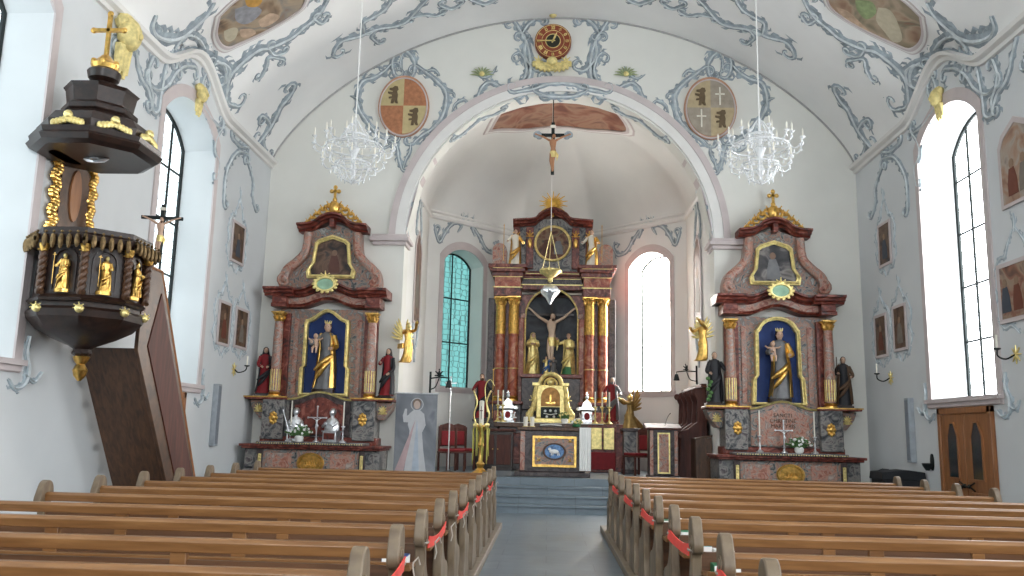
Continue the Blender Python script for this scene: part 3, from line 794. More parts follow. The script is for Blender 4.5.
for pts, w in (([(1.4, 6.2), (1.5, 6.6), (1.75, 6.9), (1.8, 7.3)], .06), ([(2.2, 6.1), (2.1, 6.5), (1.95, 6.9), (2.2, 7.2)], .06), ([(1.5, 3.9), (1.7, 3.5), (2.0, 3.5), (2.2, 3.9)], .06), ([(1.85, 3.5), (1.85, 3.1)], .05)):
    A = [wl(mp, a, b) for a, b in pts]; o.ribbon([a[0] for a in A], [a[1] for a in A], w, seed=43)
orn_build(o)
# chancel vault painting with a mauve border
def on_vault(o2, f, off): 
    return Vector((o2[0], o2[1], f(o2[0], o2[1])-off))
def fresco(name, outline, f, mt, label, border, group=None, mats=None, seed=0):
    """outline: (x,y) plan points laid on the vault"""
    cx = sum(p[0] for p in outline)/len(outline); cy = sum(p[1] for p in outline)/len(outline); n = len(outline)
    t = thing(name, label, 'ceiling painting', (0, 0, 0), 0, group)
    def mk(k0, k1, off0, off1, nm, mat_):
        vs = []; R = 8 if k0 == 0 else 1
        ks = [k0+(k1-k0)*i/R for i in range(R+1)]
        for k in ks:
            for p in outline: vs.append(on_vault((cx+(p[0]-cx)*k, cy+(p[1]-cy)*k), f, off0))
        q = MB()
        fs = [(i*n+j, i*n+(j+1) % n, (i+1)*n+(j+1) % n, (i+1)*n+j) for i in range(len(ks)-1) for j in range(n)]
        q.add(vs, fs)
        if k0 > 0:
            for kk in (k0, k1):
                vs = [on_vault((cx+(p[0]-cx)*kk, cy+(p[1]-cy)*kk), f, o_) for o_ in (off0, off1) for p in outline]
                q.add(vs, [(j, (j+1) % n, (j+1) % n+n, j+n) for j in range(n)])
        return q.build(nm, mat_, t, ang=60)
    c = mk(0, 1, .012, 0, 'canvas', mt)
    mk(1.0, 1.05, .04, .0, 'border', M_MAUVE); mk(1.05, 1.10, .03, .0, 'border', M_WHITE_MOULD); mk(1.10, 1.13, .022, .0, 'border', M_MAUVE)
    return t, c
# ------------------------------------------------------------------ carved figures
def statue(label, loc, h, robe, cloak=None, rz=0, hair=None, skin=None, arms=((-.35, -.9, .55), (.35, -.9, .5)), veil=False, wings=None, base=None, crown=None,
           staff=None, child=False, group=None, name='statue', lean=0.0, sway=.03, parent=None, kneel=False, beard=False, cat='statue', robe_low=None, halo=None, mitre=None, seed=0):
    """figure facing -y; arms are hand targets (x, y, z) in units of the height"""
    rnd = random.Random(seed*31+int(loc[0]*100)+int(h*1000))
    skin = skin or M_SKIN; hair = hair or M_HAIR
    if parent is None: t = thing(name, label, cat, loc, rz, group)
    else:
        t = bpy.data.objects.new(name, None); COL.objects.link(t); t.parent = parent; t.location = loc; t.rotation_euler = (0, 0, rz)
        if label: t['label'] = label
    b0 = 0
    if base:
        MB().box(-.17*h, .17*h, -.13*h, .13*h, 0, .05*h).box(-.14*h, .14*h, -.105*h, .105*h, .05*h, .075*h).build('plinth', base, t, bev=.008*h); b0 = .07*h
    K = .78 if kneel else 1.0
    S = lambda z: b0+z*h*K*(1-b0/h*.0)
    sw = lambda z: sway*h*sin(z*3.2+.4)
    ph = rnd.random()*6
    f = .10
    rings = [(S(0), 0, 0, .150*h, .115*h, f, 7, ph), (S(.05), sw(.05), 0, .140*h, .105*h, f, 7, ph+.3), (S(.18), sw(.18), 0, .118*h, .09*h, f, 7, ph+.7), (S(.33), sw(.33), -.005*h, .108*h, .085*h, f*.9, 6, ph+1.1),
             (S(.47), sw(.47), 0, .103*h, .078*h, f*.6, 6, ph+1.5), (S(.57), sw(.55), 0, .080*h, .063*h, f*.35, 5, ph+1.9), (S(.66), sw(.6), -.002*h, .092*h, .066*h, f*.25, 5, ph+2), (S(.745), sw(.62), 0, .108*h, .062*h, .02, 5, ph),
             (S(.79), sw(.62), 0, .098*h, .055*h, 0, 5, ph), (S(.815), sw(.62), 0, .055*h, .042*h, 0, 5, ph), (S(.83), sw(.62), 0, .032*h, .032*h, 0, 5, ph)]
    if kneel:
        rings = [(S(0), 0, .10*h, .13*h, .24*h, f, 7, ph), (S(.10), 0, .10*h, .125*h, .23*h, f, 7, ph+.3), (S(.22), 0, .06*h, .118*h, .17*h, f, 7, ph+.6), (S(.36), 0, .0, .11*h, .11*h, f*.8, 6, ph+1)]+rings[4:]
    m = MB().loft(rings, 36); m.build('robe', robe, t, ang=60)
    if robe_low is not None:
        m = MB().loft([(r[0]-.001, r[1], r[2], r[3]*1.03, r[4]*1.03, r[5], r[6], r[7]) for r in rings[:3]], 36); m.build('underskirt', robe_low, t, ang=60)
    # neck and head
    hx = sw(.62); hz = S(.895)
    m = MB(); m.tube([(hx, 0, S(.80)), (hx+lean*.5*h, -.004*h, S(.86))], .027*h, 10)
    hx += lean*h
    m.ball((hx, -.008*h, hz), .047*h, .053*h, .064*h, 14, 10)
    m.ball((hx, -.060*h, hz-.006*h), .009*h, .012*h, .015*h, 6, 5)           # nose
    m.ball((hx, -.050*h, hz-.030*h), .014*h, .009*h, .006*h, 6, 4)           # lips
    for q in (-1, 1):
        m.ball((hx+q*.047*h, .002*h, hz-.004*h), .008*h, .010*h, .014*h, 6, 4)
    hd = m.build('head', skin, t, ang=80)
    m = MB()
    for q in (-1, 1): m.ball((hx+q*.018*h, -.052*h, hz+.008*h), .007*h, .006*h, .005*h, 6, 4)
    m.build('eyes', M_HAIR if skin == M_SKIN else skin, hd)
    m = MB(); m.ball((hx, .010*h, hz+.016*h), .054*h, .055*h, .060*h, 12, 8)
    if not veil:
        m.ball((hx, .030*h, hz-.035*h), .045*h, .03*h, .05*h, 10, 6)
        if beard: m.ball((hx, -.038*h, hz-.060*h), .03*h, .026*h, .038*h, 8, 6)
    m.build('hair', hair, t, ang=80)
    if veil:
        vm = cloak or robe
        m = MB().loft([(S(.60), sw(.6), .03*h, .12*h, .06*h, .08, 5, ph), (S(.74), hx, .028*h, .118*h, .058*h, .05, 5, ph), (S(.82), hx, .026*h, .075*h, .055*h, .0, 5, ph), (hz, hx, .022*h, .063*h, .058*h, 0, 5, ph),
                       (hz+.05*h, hx, .016*h, .052*h, .052*h, 0, 5, ph), (hz+.075*h, hx, .012*h, .02*h, .02*h, 0, 5, ph)], 24)
        m.build('veil', vm, t, ang=70)
    # cloak: thick open shell wrapped round the back and over one hip
    if cloak is not None:
        n = 24; a0, a1 = radians(-50), radians(215); vs = []
        zs = [(.02, .165, .135), (.15, .15, .125), (.32, .138, .115), (.48, .128, .10), (.62, .112, .082), (.74, .122, .075), (.81, .085, .055)]
        for off in (1.0, .93):
            for j, (z, rx, ry) in enumerate(zs):
                for i in range(n+1):
                    a = a0+(a1-a0)*i/n
                    q = (1+.07*cos(8*a+ph+z*4))*off
                    vs.append((sw(z)+rx*h*q*cos(a), .0+ry*h*q*sin(a)*(1 if sin(a) > 0 else 1.05), S(z)))
        k = len(zs); w = n+1; fs = []
        for o_ in (0, k*w):
            fs += [(o_+j*w+i, o_+j*w+i+1, o_+(j+1)*w+i+1, o_+(j+1)*w+i) for j in range(k-1) for i in range(n)]
        fs += [(j*w, (j+1)*w, k*w+(j+1)*w, k*w+j*w) for j in range(k-1)]+[(j*w+n, (j+1)*w+n, k*w+(j+1)*w+n, k*w+j*w+n) for j in range(k-1)]
        fs += [(i, i+1, k*w+i+1, k*w+i) for i in range(n)]
        m = MB().add(vs, fs)
        # diagonal drape across the front
        m.tube([(.13*h, -.05*h, S(.50)), (.07*h, -.12*h, S(.43)), (-.03*h, -.125*h, S(.34)), (-.12*h, -.07*h, S(.27))], [.02*h, .036*h, .042*h, .02*h], 10)
        m.tube([(.12*h, -.05*h, S(.44)), (.05*h, -.12*h, S(.34)), (-.04*h, -.12*h, S(.22)), (-.10*h, -.08*h, S(.14))], [.015*h, .03*h, .036*h, .012*h], 10)
        m.build('cloak', cloak, t, ang=60)
    # arms with sleeves and hands
    for sgn, tg in zip((-1, 1), arms):
        if tg is None: continue
        sh = Vector((sw(.62)+sgn*.098*h, 0, S(.765))); hd_ = Vector((tg[0]*h, tg[1]*h*.35 if abs(tg[1]) > .5 else tg[1]*h, b0+tg[2]*h*K))
        mid = (sh+hd_)/2+Vector((sgn*.05*h, .02*h, -.06*h))
        c = catmull([sh, mid, hd_], 5); nn = len(c)
        m = MB(); m.tube(c, [h*(.040-.012*i/(nn-1)+(.012*(i/(nn-1))**3)) for i in range(nn)], 10)
        m.build('sleeve', robe if cloak is None or sgn < 0 else cloak, t, ang=70)
        d = (c[-1]-c[-3]).normalized(); m = MB()
        m.tube([c[-1]-d*.01*h, c[-1]+d*.03*h], [.018*h, .022*h], 8)
        p = c[-1]+d*.03*h; side = d.cross(Vector((0, 1, .2))).normalized()
        for q in range(4):
            e = p+side*(q-1.5)*.010*h
            m.tube([e, e+d*(.022+.005*(q in (1, 2)))*h, e+d*.036*h+Vector((0, -.01*h, -.006*h))], .0055*h, 5)
        m.tube([p-d*.02*h+side*.016*h, p+side*.028*h+d*.004*h], .006*h, 5)
        m.build('hand', skin, t, ang=80)
    if child:
        cx, cy, czz = arms[0][0]*h*.75, -.10*h, S(.60); m = MB()
        m.tube([(cx+.01*h, cy, czz), (cx, cy-.005*h, czz+.07*h), (cx, cy, czz+.115*h)], [.036*h, .040*h, .026*h], 10)
        m.ball((cx, cy-.01*h, czz+.155*h), .033*h, .035*h, .038*h, 10, 8)
        for q in (-1, 1):
            m.tube([(cx+q*.03*h, cy, czz+.10*h), (cx+q*.075*h, cy-.02*h, czz+.10*h), (cx+q*.11*h, cy-.03*h, czz+.125*h)], [.015*h, .012*h, .009*h], 6)
            m.tube([(cx+q*.02*h, cy-.01*h, czz), (cx+q*.03*h, cy-.05*h, czz-.02*h), (cx+q*.025*h, cy-.05*h, czz-.09*h)], [.022*h, .018*h, .011*h], 6)
        m.build('child', skin, t, ang=80)
    if crown:
        m = MB(); pr = []
        m.lathe([(.040*h, 0), (.046*h, .02*h), (.042*h, .022*h), (.040*h, .02*h)], (hx, 0, hz+.045*h), 16)
        for i in range(8):
            a = 2*pi*i/8; m.tube([(hx+.043*h*cos(a), .043*h*sin(a), hz+.06*h), (hx+.052*h*cos(a), .052*h*sin(a), hz+.10*h)], [.008*h, .003*h], 5)
        m.build('crown', crown, t)
    if halo:
        m = MB(); m.torus((hx, .05*h, hz+.02*h), .085*h, .006*h, 24, 6, Matrix.Rotation(pi/2, 4, 'X'))
        for i in range(12):
            a = 2*pi*i/12; m.tube([(hx+.085*h*cos(a), .05*h, hz+.02*h+.085*h*sin(a)), (hx+.115*h*cos(a), .05*h, hz+.02*h+.115*h*sin(a))], [.006*h, .002*h], 5)
        m.build('halo', halo, t)
    if mitre:
        m = MB(); m.loft([(hz+.03*h, hx, .0, .05*h, .05*h, 0, 4, 0), (hz+.08*h, hx, .0, .055*h, .045*h, 0, 4, 0), (hz+.15*h, hx, .0, .012*h, .02*h, 0, 4, 0)], 14); m.build('mitre', mitre, t)
    if staff:
        (sx, sz0, sz1, kind_, sm) = staff; m = MB()
        y = -.13*h
        m.tube([(sx*h, y, b0+sz0*h), (sx*h+.0, y, b0+sz1*h)], .008*h, 6)
        T = b0+sz1*h
        if kind_ == 'crook': m.tube([(sx*h, y, T)]+[(sx*h+.04*h-.04*h*cos(a), y, T+.05*h*sin(a)) for a in [pi*i/8*1.4 for i in range(9)]], .010*h, 6)
        elif kind_ == 'cross': m.box(sx*h-.05*h, sx*h+.05*h, y-.006*h, y+.006*h, T-.06*h, T-.045*h)
        elif kind_ == 'knob': m.ball((sx*h, y, T), .022*h, n=8, m=6)
        elif kind_ == 'spear': m.tube([(sx*h, y, T), (sx*h, y, T+.06*h)], [.018*h, .002*h], 6)
        m.build('staff', sm, t)
    if wings:
        for sgn in (-1, 1):
            m = MB()
            for k in range(6):
                u = k/5; a = radians(72-62*u); L_ = h*(.42-.12*u)
                p0 = Vector((sgn*.04*h, .06*h, S(.70)-.03*h*k)); d = Vector((sgn*cos(a)*.7, .35, sin(a))).normalized()
                q = MB(); q.tube([p0, p0+d*L_*.35, p0+d*L_*.75, p0+d*L_], [.014*h, .032*h, .030*h, .006*h], 6)
                m.add([(v[0], (v[1]-p0.y)*.8+p0.y, v[2]) for v in q.v], q.f)
            m.build('wing', wings, t, ang=70)
    return t
def christ(parent, h, cross_m, body_m=None, cross=True, name='corpus', arm_up=.26, c0=(0, 0, 0), cloth=None):
    """crucified figure of height h hanging below c0 (the crossing of the beams)"""
    body_m = body_m or M_SKIN; x0, y0, z0 = c0
    if cross:
        m = MB(); w = .045*h; m.box(x0-w, x0+w, y0+.0, y0+.05*h, z0-1.10*h, z0+.36*h); m.box(x0-.52*h, x0+.52*h, y0, y0+.05*h, z0-w, z0+w); m.build('cross_beam', cross_m, parent, bev=.004)
        m = MB(); m.box(x0-.07*h, x0+.07*h, y0-.01*h, y0, z0+.2*h, z0+.28*h); m.build('title_board', M_IVORY, parent)
    y = y0-.055*h; sz = z0-arm_up*h*.65
    m = MB()
    m.loft([(sz-.40*h, x0+.01*h, y-.01*h, .06*h, .05*h, 0, 4, 0), (sz-.32*h, x0+.015*h, y-.012*h, .078*h, .056*h, 0, 4, 0), (sz-.22*h, x0+.01*h, y, .062*h, .046*h, 0, 4, 0), (sz-.10*h, x0, y-.012*h, .088*h, .060*h, 0, 4, 0), (sz-.02*h, x0, y-.008*h, .098*h, .05*h, 0, 4, 0),
            (sz+.03*h, x0, y, .05*h, .04*h, 0, 4, 0), (sz+.06*h, x0, y-.01*h, .028*h, .03*h, 0, 4, 0)], 14)
    for q in (-1, 1):
        m.tube([(x0+q*.07*h, y, sz-.01*h), (x0+q*.24*h, y+.01*h, sz+.09*h), (x0+q*.44*h, y+.03*h, z0+.01*h)], [.034*h, .026*h, .017*h], 8)
        m.ball((x0+q*.455*h, y+.02*h, z0+.012*h), .03*h, .014*h, .022*h, 8, 6)
        m.tube([(x0+q*.035*h, y, sz-.36*h), (x0+q*.035*h-.02*h, y-.05*h, sz-.58*h), (x0+q*.012*h, y+.01*h, sz-.80*h), (x0+q*.008*h, y-.02*h, sz-.86*h)], [.048*h, .036*h, .022*h, .018*h], 8)
    m.ball((x0+.025*h, y-.03*h, sz+.10*h), .048*h, .052*h, .065*h, 12, 8); m.ball((x0+.03*h, y-.082*h, sz+.095*h), .009*h, .012*h, .014*h, 6, 4)
    b = m.build(name, body_m, parent, ang=80)
    m = MB(); m.ball((x0+.025*h, y-.012*h, sz+.118*h), .056*h, .056*h, .062*h, 10, 8); m.ball((x0+.03*h, y-.06*h, sz+.035*h), .025*h, .02*h, .03*h, 8, 6); m.build('hair', M_HAIR, b)
    m = MB(); m.loft([(sz-.48*h, x0+.01*h, y-.015*h, .075*h, .062*h, .08, 6, 0), (sz-.36*h, x0+.01*h, y-.012*h, .085*h, .068*h, .08, 6, .5), (sz-.31*h, x0+.01*h, y-.01*h, .082*h, .062*h, .05, 6, 1)], 20)
    m.tube([(x0+.08*h, y, sz-.33*h), (x0+.13*h, y-.02*h, sz-.42*h), (x0+.11*h, y-.02*h, sz-.56*h)], [.02*h, .032*h, .01*h], 8)
    m.build('loincloth', cloth or M_GOLD_PALE, b, ang=60)
def latin_cross(m, x, y, z, h, t, trefoil=True):
    m.box(x-t, x+t, y-t, y+t, z, z+h); m.box(x-h*.32, x+h*.32, y-t, y+t, z+h*.62-t, z+h*.62+t)
    if trefoil:
        for (a, b) in ((0, h), (-h*.32, h*.62), (h*.32, h*.62)): m.ball((x+a, y, z+b), t*1.9, t*1.3, t*1.9, 8, 6)
def acanthus(m, x, y, z, w, h, sgn=1, n=5, seed=0):
    """small gilded scroll leaf clump"""
    r = random.Random(seed)
    for i in range(n):
        a = radians(20+140*i/(max(1, n-1))); L_ = h*(.6+.5*sin(pi*i/(n-1) if n > 1 else 1))
        d = Vector((cos(a)*w/h, -.15, sin(a)))
        p = Vector((x, y, z)); q = p+d*L_*.55; e = p+d*L_+Vector((.25*w*cos(a), -.1*h, -.12*h))
        m.tube([p, q, e], [h*.10, h*.15, h*.05], 6)
        m.ball(e, h*.11, h*.08, h*.11, 6, 5)
# ------------------------------------------------------------------ side altars
def column(parent, x, y, z0, z1, r, shaft_m, cap_m, n=20, flute_m=None, upper_m=None, lab=None):
    H_ = z1-z0; cap = r*2.0; bs = r*1.1
    prof = [(r, bs), (r*1.02, bs+.02), (r*1.03, z0*0+bs+H_*.3), (r*.97, H_*.65), (r*.88, H_-cap)]
    s = MB().lathe(prof, (x, y, z0), n).build('column_shaft', shaft_m, parent)
    m = MB().lathe([(r*1.35, 0), (r*1.35, bs*.35), (r*1.15, bs*.5), (r*1.3, bs*.75), (r*1.05, bs)], (x, y, z0), n)
    m.build('column_base', cap_m, s)
    m = MB().lathe([(r*.92, H_-cap), (r*1.05, H_-cap*.85), (r*.92, H_-cap*.8), (r*1.05, H_-cap*.4), (r*1.25, H_-cap*.15), (r*1.3, H_-cap*.12)], (x, y, z0), n)
    m.box(x-r*1.4, x+r*1.4, y-r*1.4, y+r*1.4, z1-cap*.12, z1)
    for k in range(8):
        a = 2*pi*k/8+pi/8
        for q, rr in ((.78, 1.0), (.42, 1.15)):
            aa = a+(0 if q > .5 else pi/8)
            p = Vector((x+r*.9*cos(aa), y+r*.9*sin(aa), z1-cap*q)); e = Vector((x+r*1.35*rr*cos(aa), y+r*1.35*rr*sin(aa), z1-cap*(q-.30)))
            m.tube([p, (p+e)/2+Vector((0, 0, cap*.14)), e], [r*.2, r*.24, r*.1], 5)
    m.build('capital', cap_m, s)
    if flute_m:
        m = MB()
        for k in range(12):
            a = 2*pi*k/12; m.tube([(x+r*cos(a), y+r*sin(a), z0+bs+.03), (x+r*cos(a), y+r*sin(a), z0+bs+H_*.26)], r*.13, 5)
        m.build('gilt_fluting', flute_m, s)
    return s
def bow(x0, x1, z, rise, w=.5, n=28):
    """horizontal line that swells upward in the middle (curved pediment)"""
    c = (x0+x1)/2; out = []
    for i in range(n+1):
        x = x0+(x1-x0)*i/n; t = (x-c)/w
        out.append((x, z+(rise*cos(t*pi/2)**2 if abs(t) < 1 else 0)))
    return out
CORN = lambda y, d, h: [(0, y), (h*.25, y-d*.15), (h*.35, y-d*.5), (h*.6, y-d*.6), (h*.75, y-d), (h, y-d), (h, y)]
def gilt_frame(parent, outer, inner, y0, y1, mt=None, name='gilt_frame', leaves=10):
    m = MB(); m.ring(outer, inner, y1, y0)
    n = len(outer)
    mid = [((a[0]+b[0])/2, (a[1]+b[1])/2) for a, b in zip(outer, inner)]
    w = (Vector(outer[0])-Vector(inner[0])).length*.28
    m.tube([(p[0], y0-.004, p[1]) for p in mid]+[(mid[0][0], y0-.004, mid[0][1])], w, 6)
    return m.build(name, mt or M_GOLD_PALE, parent)
def side_altar(cx, lab, frame_style, statue_kw, painting_m, lp):
    X = lambda px: atY(px, 350, 16.9).x-4.50
    Z = lambda py: zy(py, 16.85, 779)-ZS
    t = thing('side_altar', lab, 'altar', (cx, YA, ZS), 0, None)
    yb = 0.0
    # --- altar table
    m = MB(); zt = Z(453); m.box(-1.32, 1.32, -.98, 0, 0, .10); m.box(-1.33, 1.33, -.88, 0, .10, zt-.14)
    m.build('altar_block', M_GREY_MARBLE, t, bev=.015)
    m = MB(); m.box(-.95, .95, -.93, -.89, .06, zt-.16); fr = m.build('antependium', M_GREYPINK, t)
    for q in (-.62, .62): MB().box(q-.24, q+.24, -.945, -.925, .12, zt-.22).build('inlay_panel', M_PINK, fr, bev=.008)
    m = MB()
    m.prism(oval(0, .22, .27, .20, 28), -.955, -.93); m.torus((0, -.955, .22), .23, .03, 28, 6, Matrix.Rotation(pi/2, 4, 'X'), 1, .75)
    for k in range(6): acanthus(m, -.12+.05*k, -.965, .15+.02*(k % 2), .08, .10, 1, 3, k)
    m.build('gilt_medallion', M_GOLD, fr)
    for q in (-1, 1):
        m = MB(); m.box(q*1.0-.06, q*1.0+.06, -.96, -.89, .04, zt-.14); p = m.build('pilaster', M_DARK_MARBLE, t, bev=.01)
        m = MB(); m.box(q*1.0-.03, q*1.0+.03, -.975, -.955, .10, zt-.24)
        for k in range(5): m.ball((q*1.0, -.975, .14+k*.055), .022, .012, .026, 8, 6)
        m.build('gilt_drop', M_GOLD_PALE, p)
    m = MB(); m.box(-1.36, 1.36, -1.02, 0, zt-.14, zt-.10).box(-1.40, 1.40, -1.06, 0, zt-.10, zt-.05)
    m.build('table_moulding', M_RED_MARBLE, t, bev=.012)
    m = MB(); m.box(-1.05, 1.05, -1.10, -.1, zt-.05, zt)
    m.build('altar_top', M_GREY_MARBLE, t, bev=.012)
    m = MB()
    for k in range(44): m.ball((-1.02+2.04*k/43, -1.105, zt-.03), .013, n=6, m=4)
    m.build('beading', M_GOLD_PALE, t)
    # --- predella / plinth zone
    z1 = Z(408)
    m = MB(); m.box(-1.18, 1.18, -.52, 0, zt-.05, zt+.10); m.build('predella_step', M_RED_MARBLE, t, bev=.015)
    m = MB(); m.box(-1.12, 1.12, -.46, 0, zt+.10, z1); m.build('predella', M_GREY_MARBLE, t)
    m = MB(); m.prism([(-.62, zt+.12), (.62, zt+.12)]+[(p[0], p[1]) for p in bow(.62, -.62, z1-.05, .16, .62, 16)], -.50, -.44)
    pp = m.build('inscription_slab', M_GREYPINK if frame_style == 'right' else M_DARK_MARBLE, t)
    m = MB(); m.prism([(-.50, zt+.15), (.50, zt+.15)]+[(p[0], p[1]) for p in bow(.50, -.50, z1-.12, .15, .5, 16)], -.512, -.49)
    m.build('inscription_field', M_PINK if frame_style == 'right' else M_RED_MARBLE, pp)
    m = MB(); pth = bow(-.66, .66, z1-.035, .15, .62, 20); m.sweep(pth, [(0, -.53), (.03, -.54), (.04, -.52)], -.44)
    m.build('gilt_edge', M_GOLD_PALE, pp)
    if frame_style == 'right':
        for k, (tx, s) in enumerate((('SANCTI', .105), ('CHRISTINE', .105), ('MARTYRIS', .105))):
            cu = bpy.data.curves.new('inscription', 'FONT'); cu.body = tx; cu.size = s; cu.align_x = 'CENTER'; cu.extrude = .003
            ob = bpy.data.objects.new('inscription', cu); COL.objects.link(ob); ob.parent = pp; ob.location = (0, -.516, z1-.17-.105*k); ob.rotation_euler = (pi/2, 0, 0); cu.materials.append(M_HAIR)
            bpy.context.view_layer.update(); me = bpy.data.meshes.new_from_object(ob); o3 = bpy.data.objects.new('inscription', me); COL.objects.link(o3); o3.parent = pp; o3.location = ob.location; o3.rotation_euler = ob.rotation_euler; bpy.data.objects.remove(ob)
    for q in (-1, 1):
        m = MB(); m.box(q*.92-.22, q*.92+.22, -.60, 0, zt+.04, z1-.02); pd = m.build('pedestal', M_GREY_MARBLE, t, bev=.015)
        m = MB()
        for k in range(8):
            a = 2*pi*k/8; m.ball((q*.90+.06*cos(a), -.61, (zt+z1)/2+.03+.095*sin(a)), .034, .02, .04, 6, 5)
        m.ball((q*.90, -.61, (zt+z1)/2+.03), .05, .03, .06, 8, 6); m.build('gilt_rosette', M_GOLD, pd)
        # bracket for the side figure
        xb = q*1.27; m = MB()
        m.prism([(xb-.20, z1-.04), (xb+.20, z1-.04), (xb+.15*1, z1-.2), (xb+.05-q*.06, z1-.40), (xb-.05-q*.06, z1-.40), (xb-.15, z1-.2)], -.42, 0)
        bk = m.build('side_bracket', M_GREYPINK, t, bev=.02)
        m = MB(); acanthus(m, xb, -.43, z1-.28, .10, .12, 1, 5, 3)
        for k in range(10):
            a = 2*pi*k/10; m.tube([(xb, -.43, z1-.20), (xb+.09*cos(a), -.45, z1-.20+.09*sin(a))], [.02, .006], 5)
        m.build('gilt_star', M_GOLD_PALE, bk)
    for (a, b) in ((-1.50, -.66), (.66, 1.50)):
        lg = MB().box(a, b, -.64, 0, z1-.03, z1+.02).build('ledge', M_RED_MARBLE, t, bev=.01)
        MB().box(a-.02, b+.02, -.66, -.62, z1+.005, z1+.03).build('gilt_strip', M_GOLD, lg)
    z1 += .02
    # --- main storey back board
    ze = Z(318); zc0 = Z(312); zc1 = Z(291)
    m = MB(); m.box(-1.02, 1.02, -.20, 0, z1, ze+.1); m.build('back_board', M_GREYPINK, t)
    for q in (-1, 1):
        m = MB(); m.box(q*.92-.14, q*.92+.14, -.30, -.18, z1, ze); m.build('side_pilaster', M_RED_MARBLE, t, bev=.01)
        m = MB(); m.box(q*.66-.05, q*.66+.05, -.225, -.19, z1+.08, ze-.1); m.build('pink_strip', M_PINK, t, bev=.008)
        column(t, q*.97, -.42, z1, ze, .098, M_PINK, M_GOLD, 20, M_GOLD_PALE)
    # niche and frame
    zn0 = z1+.02; zn1 = ze-.02
    if frame_style == 'right':
        inn = [(-.46, zn0+.08), (.46, zn0+.08), (.44, zn0+.55), (.39, zn0+.62), (.38, zn1-.22)]+[(p[0], p[1]) for p in arc(0, zn1-.22, .34, 12, 168, 12, .26)]+[(-.38, zn1-.22), (-.39, zn0+.62), (-.44, zn0+.55)]
    else:
        inn = [(-.44, zn0+.08), (.44, zn0+.08), (.44, zn0+.60), (.40, zn0+.64), (.40, zn1-.22)]+[(p[0], p[1]) for p in bow(.38, -.38, zn1-.16, .21, .38, 12)]+[(-.40, zn1-.22), (-.40, zn0+.64), (-.44, zn0+.60)]
    zc_ = (zn0+zn1)/2
    out = [(x*1.17, zc_+(z-zc_)*1.07) for x, z in inn]
    MB().prism(inn, -.215, -.19).build('niche_back', M_BLUE, t)
    gf = gilt_frame(t, out, inn, -.34, -.20)
    if frame_style == 'right':
        m = MB()
        for k in range(60):
            i = k*len(out)/60; a = int(i); f_ = i-a; p = Vector(out[a]).lerp(Vector(out[(a+1) % len(out)]), f_); p2 = Vector(inn[a]).lerp(Vector(inn[(a+1) % len(inn)]), f_); p = p*.6+p2*.4
            m.ball((p.x, -.35, p.y), .035, .02, .03, 6, 5)
        m.build('frame_carving', M_GOLD_PALE, gf)
    m = MB(); m.prism(oval(0, 0, .24, .13, 16), zn0+.08, zn0+.16, 'z'); m.v = [(v[0], v[1]-.34, v[2]) for v in m.v]
    m.build('figure_stand', M_DARKWOOD, t)
    # --- entablature
    pz = bow(-1.12, 1.12, zc0, .16, .62)
    m = MB(); m.sweep(pz, [(0, -.36), (.04, -.40), (.06, -.38)], 0); m.build('architrave', M_RED_MARBLE, t)
    m = MB(); m.sweep([(x, z+.06) for x, z in pz], [(0, -.34), (.14, -.34)], 0); m.build('frieze', M_PINK, t)
    for q in (-1, 1):
        m = MB(); m.box(q*.97-.16, q*.97+.16, -.56, -.1, zc0-.02, zc0+.06).box(q*.97-.145, q*.97+.145, -.54, -.1, zc0+.06, zc0+.20); m.build('entablature_block', M_RED_MARBLE if frame_style == 'right' else M_RED_MARBLE, t, bev=.01)
    pz2 = bow(-1.20, 1.20, zc0+.20, .19, .60)
    m = MB(); m.sweep(pz2, CORN(-.36, .24, .17), 0)
    for q in (-1, 1): m.sweep([(q*.97-.30, zc0+.20), (q*.97+.30, zc0+.20)], CORN(-.56, .17, .17), 0)
    m.build('cornice', M_RED_MARBLE, t, ang=25)
    m = MB(); m.sweep([(x, z+.055) for x, z in pz2], [(0, -.43), (.02, -.445), (.03, -.42)], -.3); m.build('gilt_line', M_GOLD_PALE, t)
    zt2 = zc0+.37
    # medallion
    m = MB(); zm = Z(290); 
    m.prism(oval(0, zm, .20, .13, 24), -.66, -.55); gm = m.build('medallion_glass', solid('green_silver_glass', (.32, .50, .36), .18, .5, .2, 6), t)
    m = MB(); m.torus((0, -.66, zm), .20, .035, 28, 6, Matrix.Rotation(pi/2, 4, 'X'), 1, .68)
    for k in range(14):
        a = 2*pi*k/14; m.ball((.24*cos(a), -.66, zm+.165*sin(a)), .04, .025, .035, 6, 5)
    acanthus(m, 0, -.66, zm+.12, .12, .14, 1, 5, 1); m.build('medallion_rim', M_GOLD_PALE, gm)
    # --- gable
    zg1 = Z(232)
    half = [(.96, zt2-.04), (.96, zt2+.22), (.86, zt2+.42), (.68, zt2+.58), (.52, zt2+.80), (.50, zg1+.02)]
    bd = half+[(0, zg1+.18)]+[(-x, z) for x, z in half[::-1]]
    MB().prism(bd, -.20, 0).build('gable_board', M_GREYPINK, t)
    for q in (-1, 1):
        m = MB()
        P_ = [(q*.94, -.28, zt2+.02), (q*.98, -.28, zt2+.20), (q*.92, -.28, zt2+.42), (q*.73, -.28, zt2+.60), (q*.56, -.28, zt2+.82), (q*.52, -.28, zg1-.02)]
        c = catmull(P_, 6); n = len(c); vs = []
        for i, p in enumerate(c):
            tt = (c[min(i+1, n-1)]-c[max(i-1, 0)]).normalized(); b = Vector((tt.z, 0, -tt.x)); w = .10-.025*i/n
            for d, y in ((-w, 0), (-w, -.33), (-w*.4, -.37), (w*.4, -.37), (w, -.33), (w, 0)): vs.append((p.x+b.x*d, y, p.z+b.z*d))
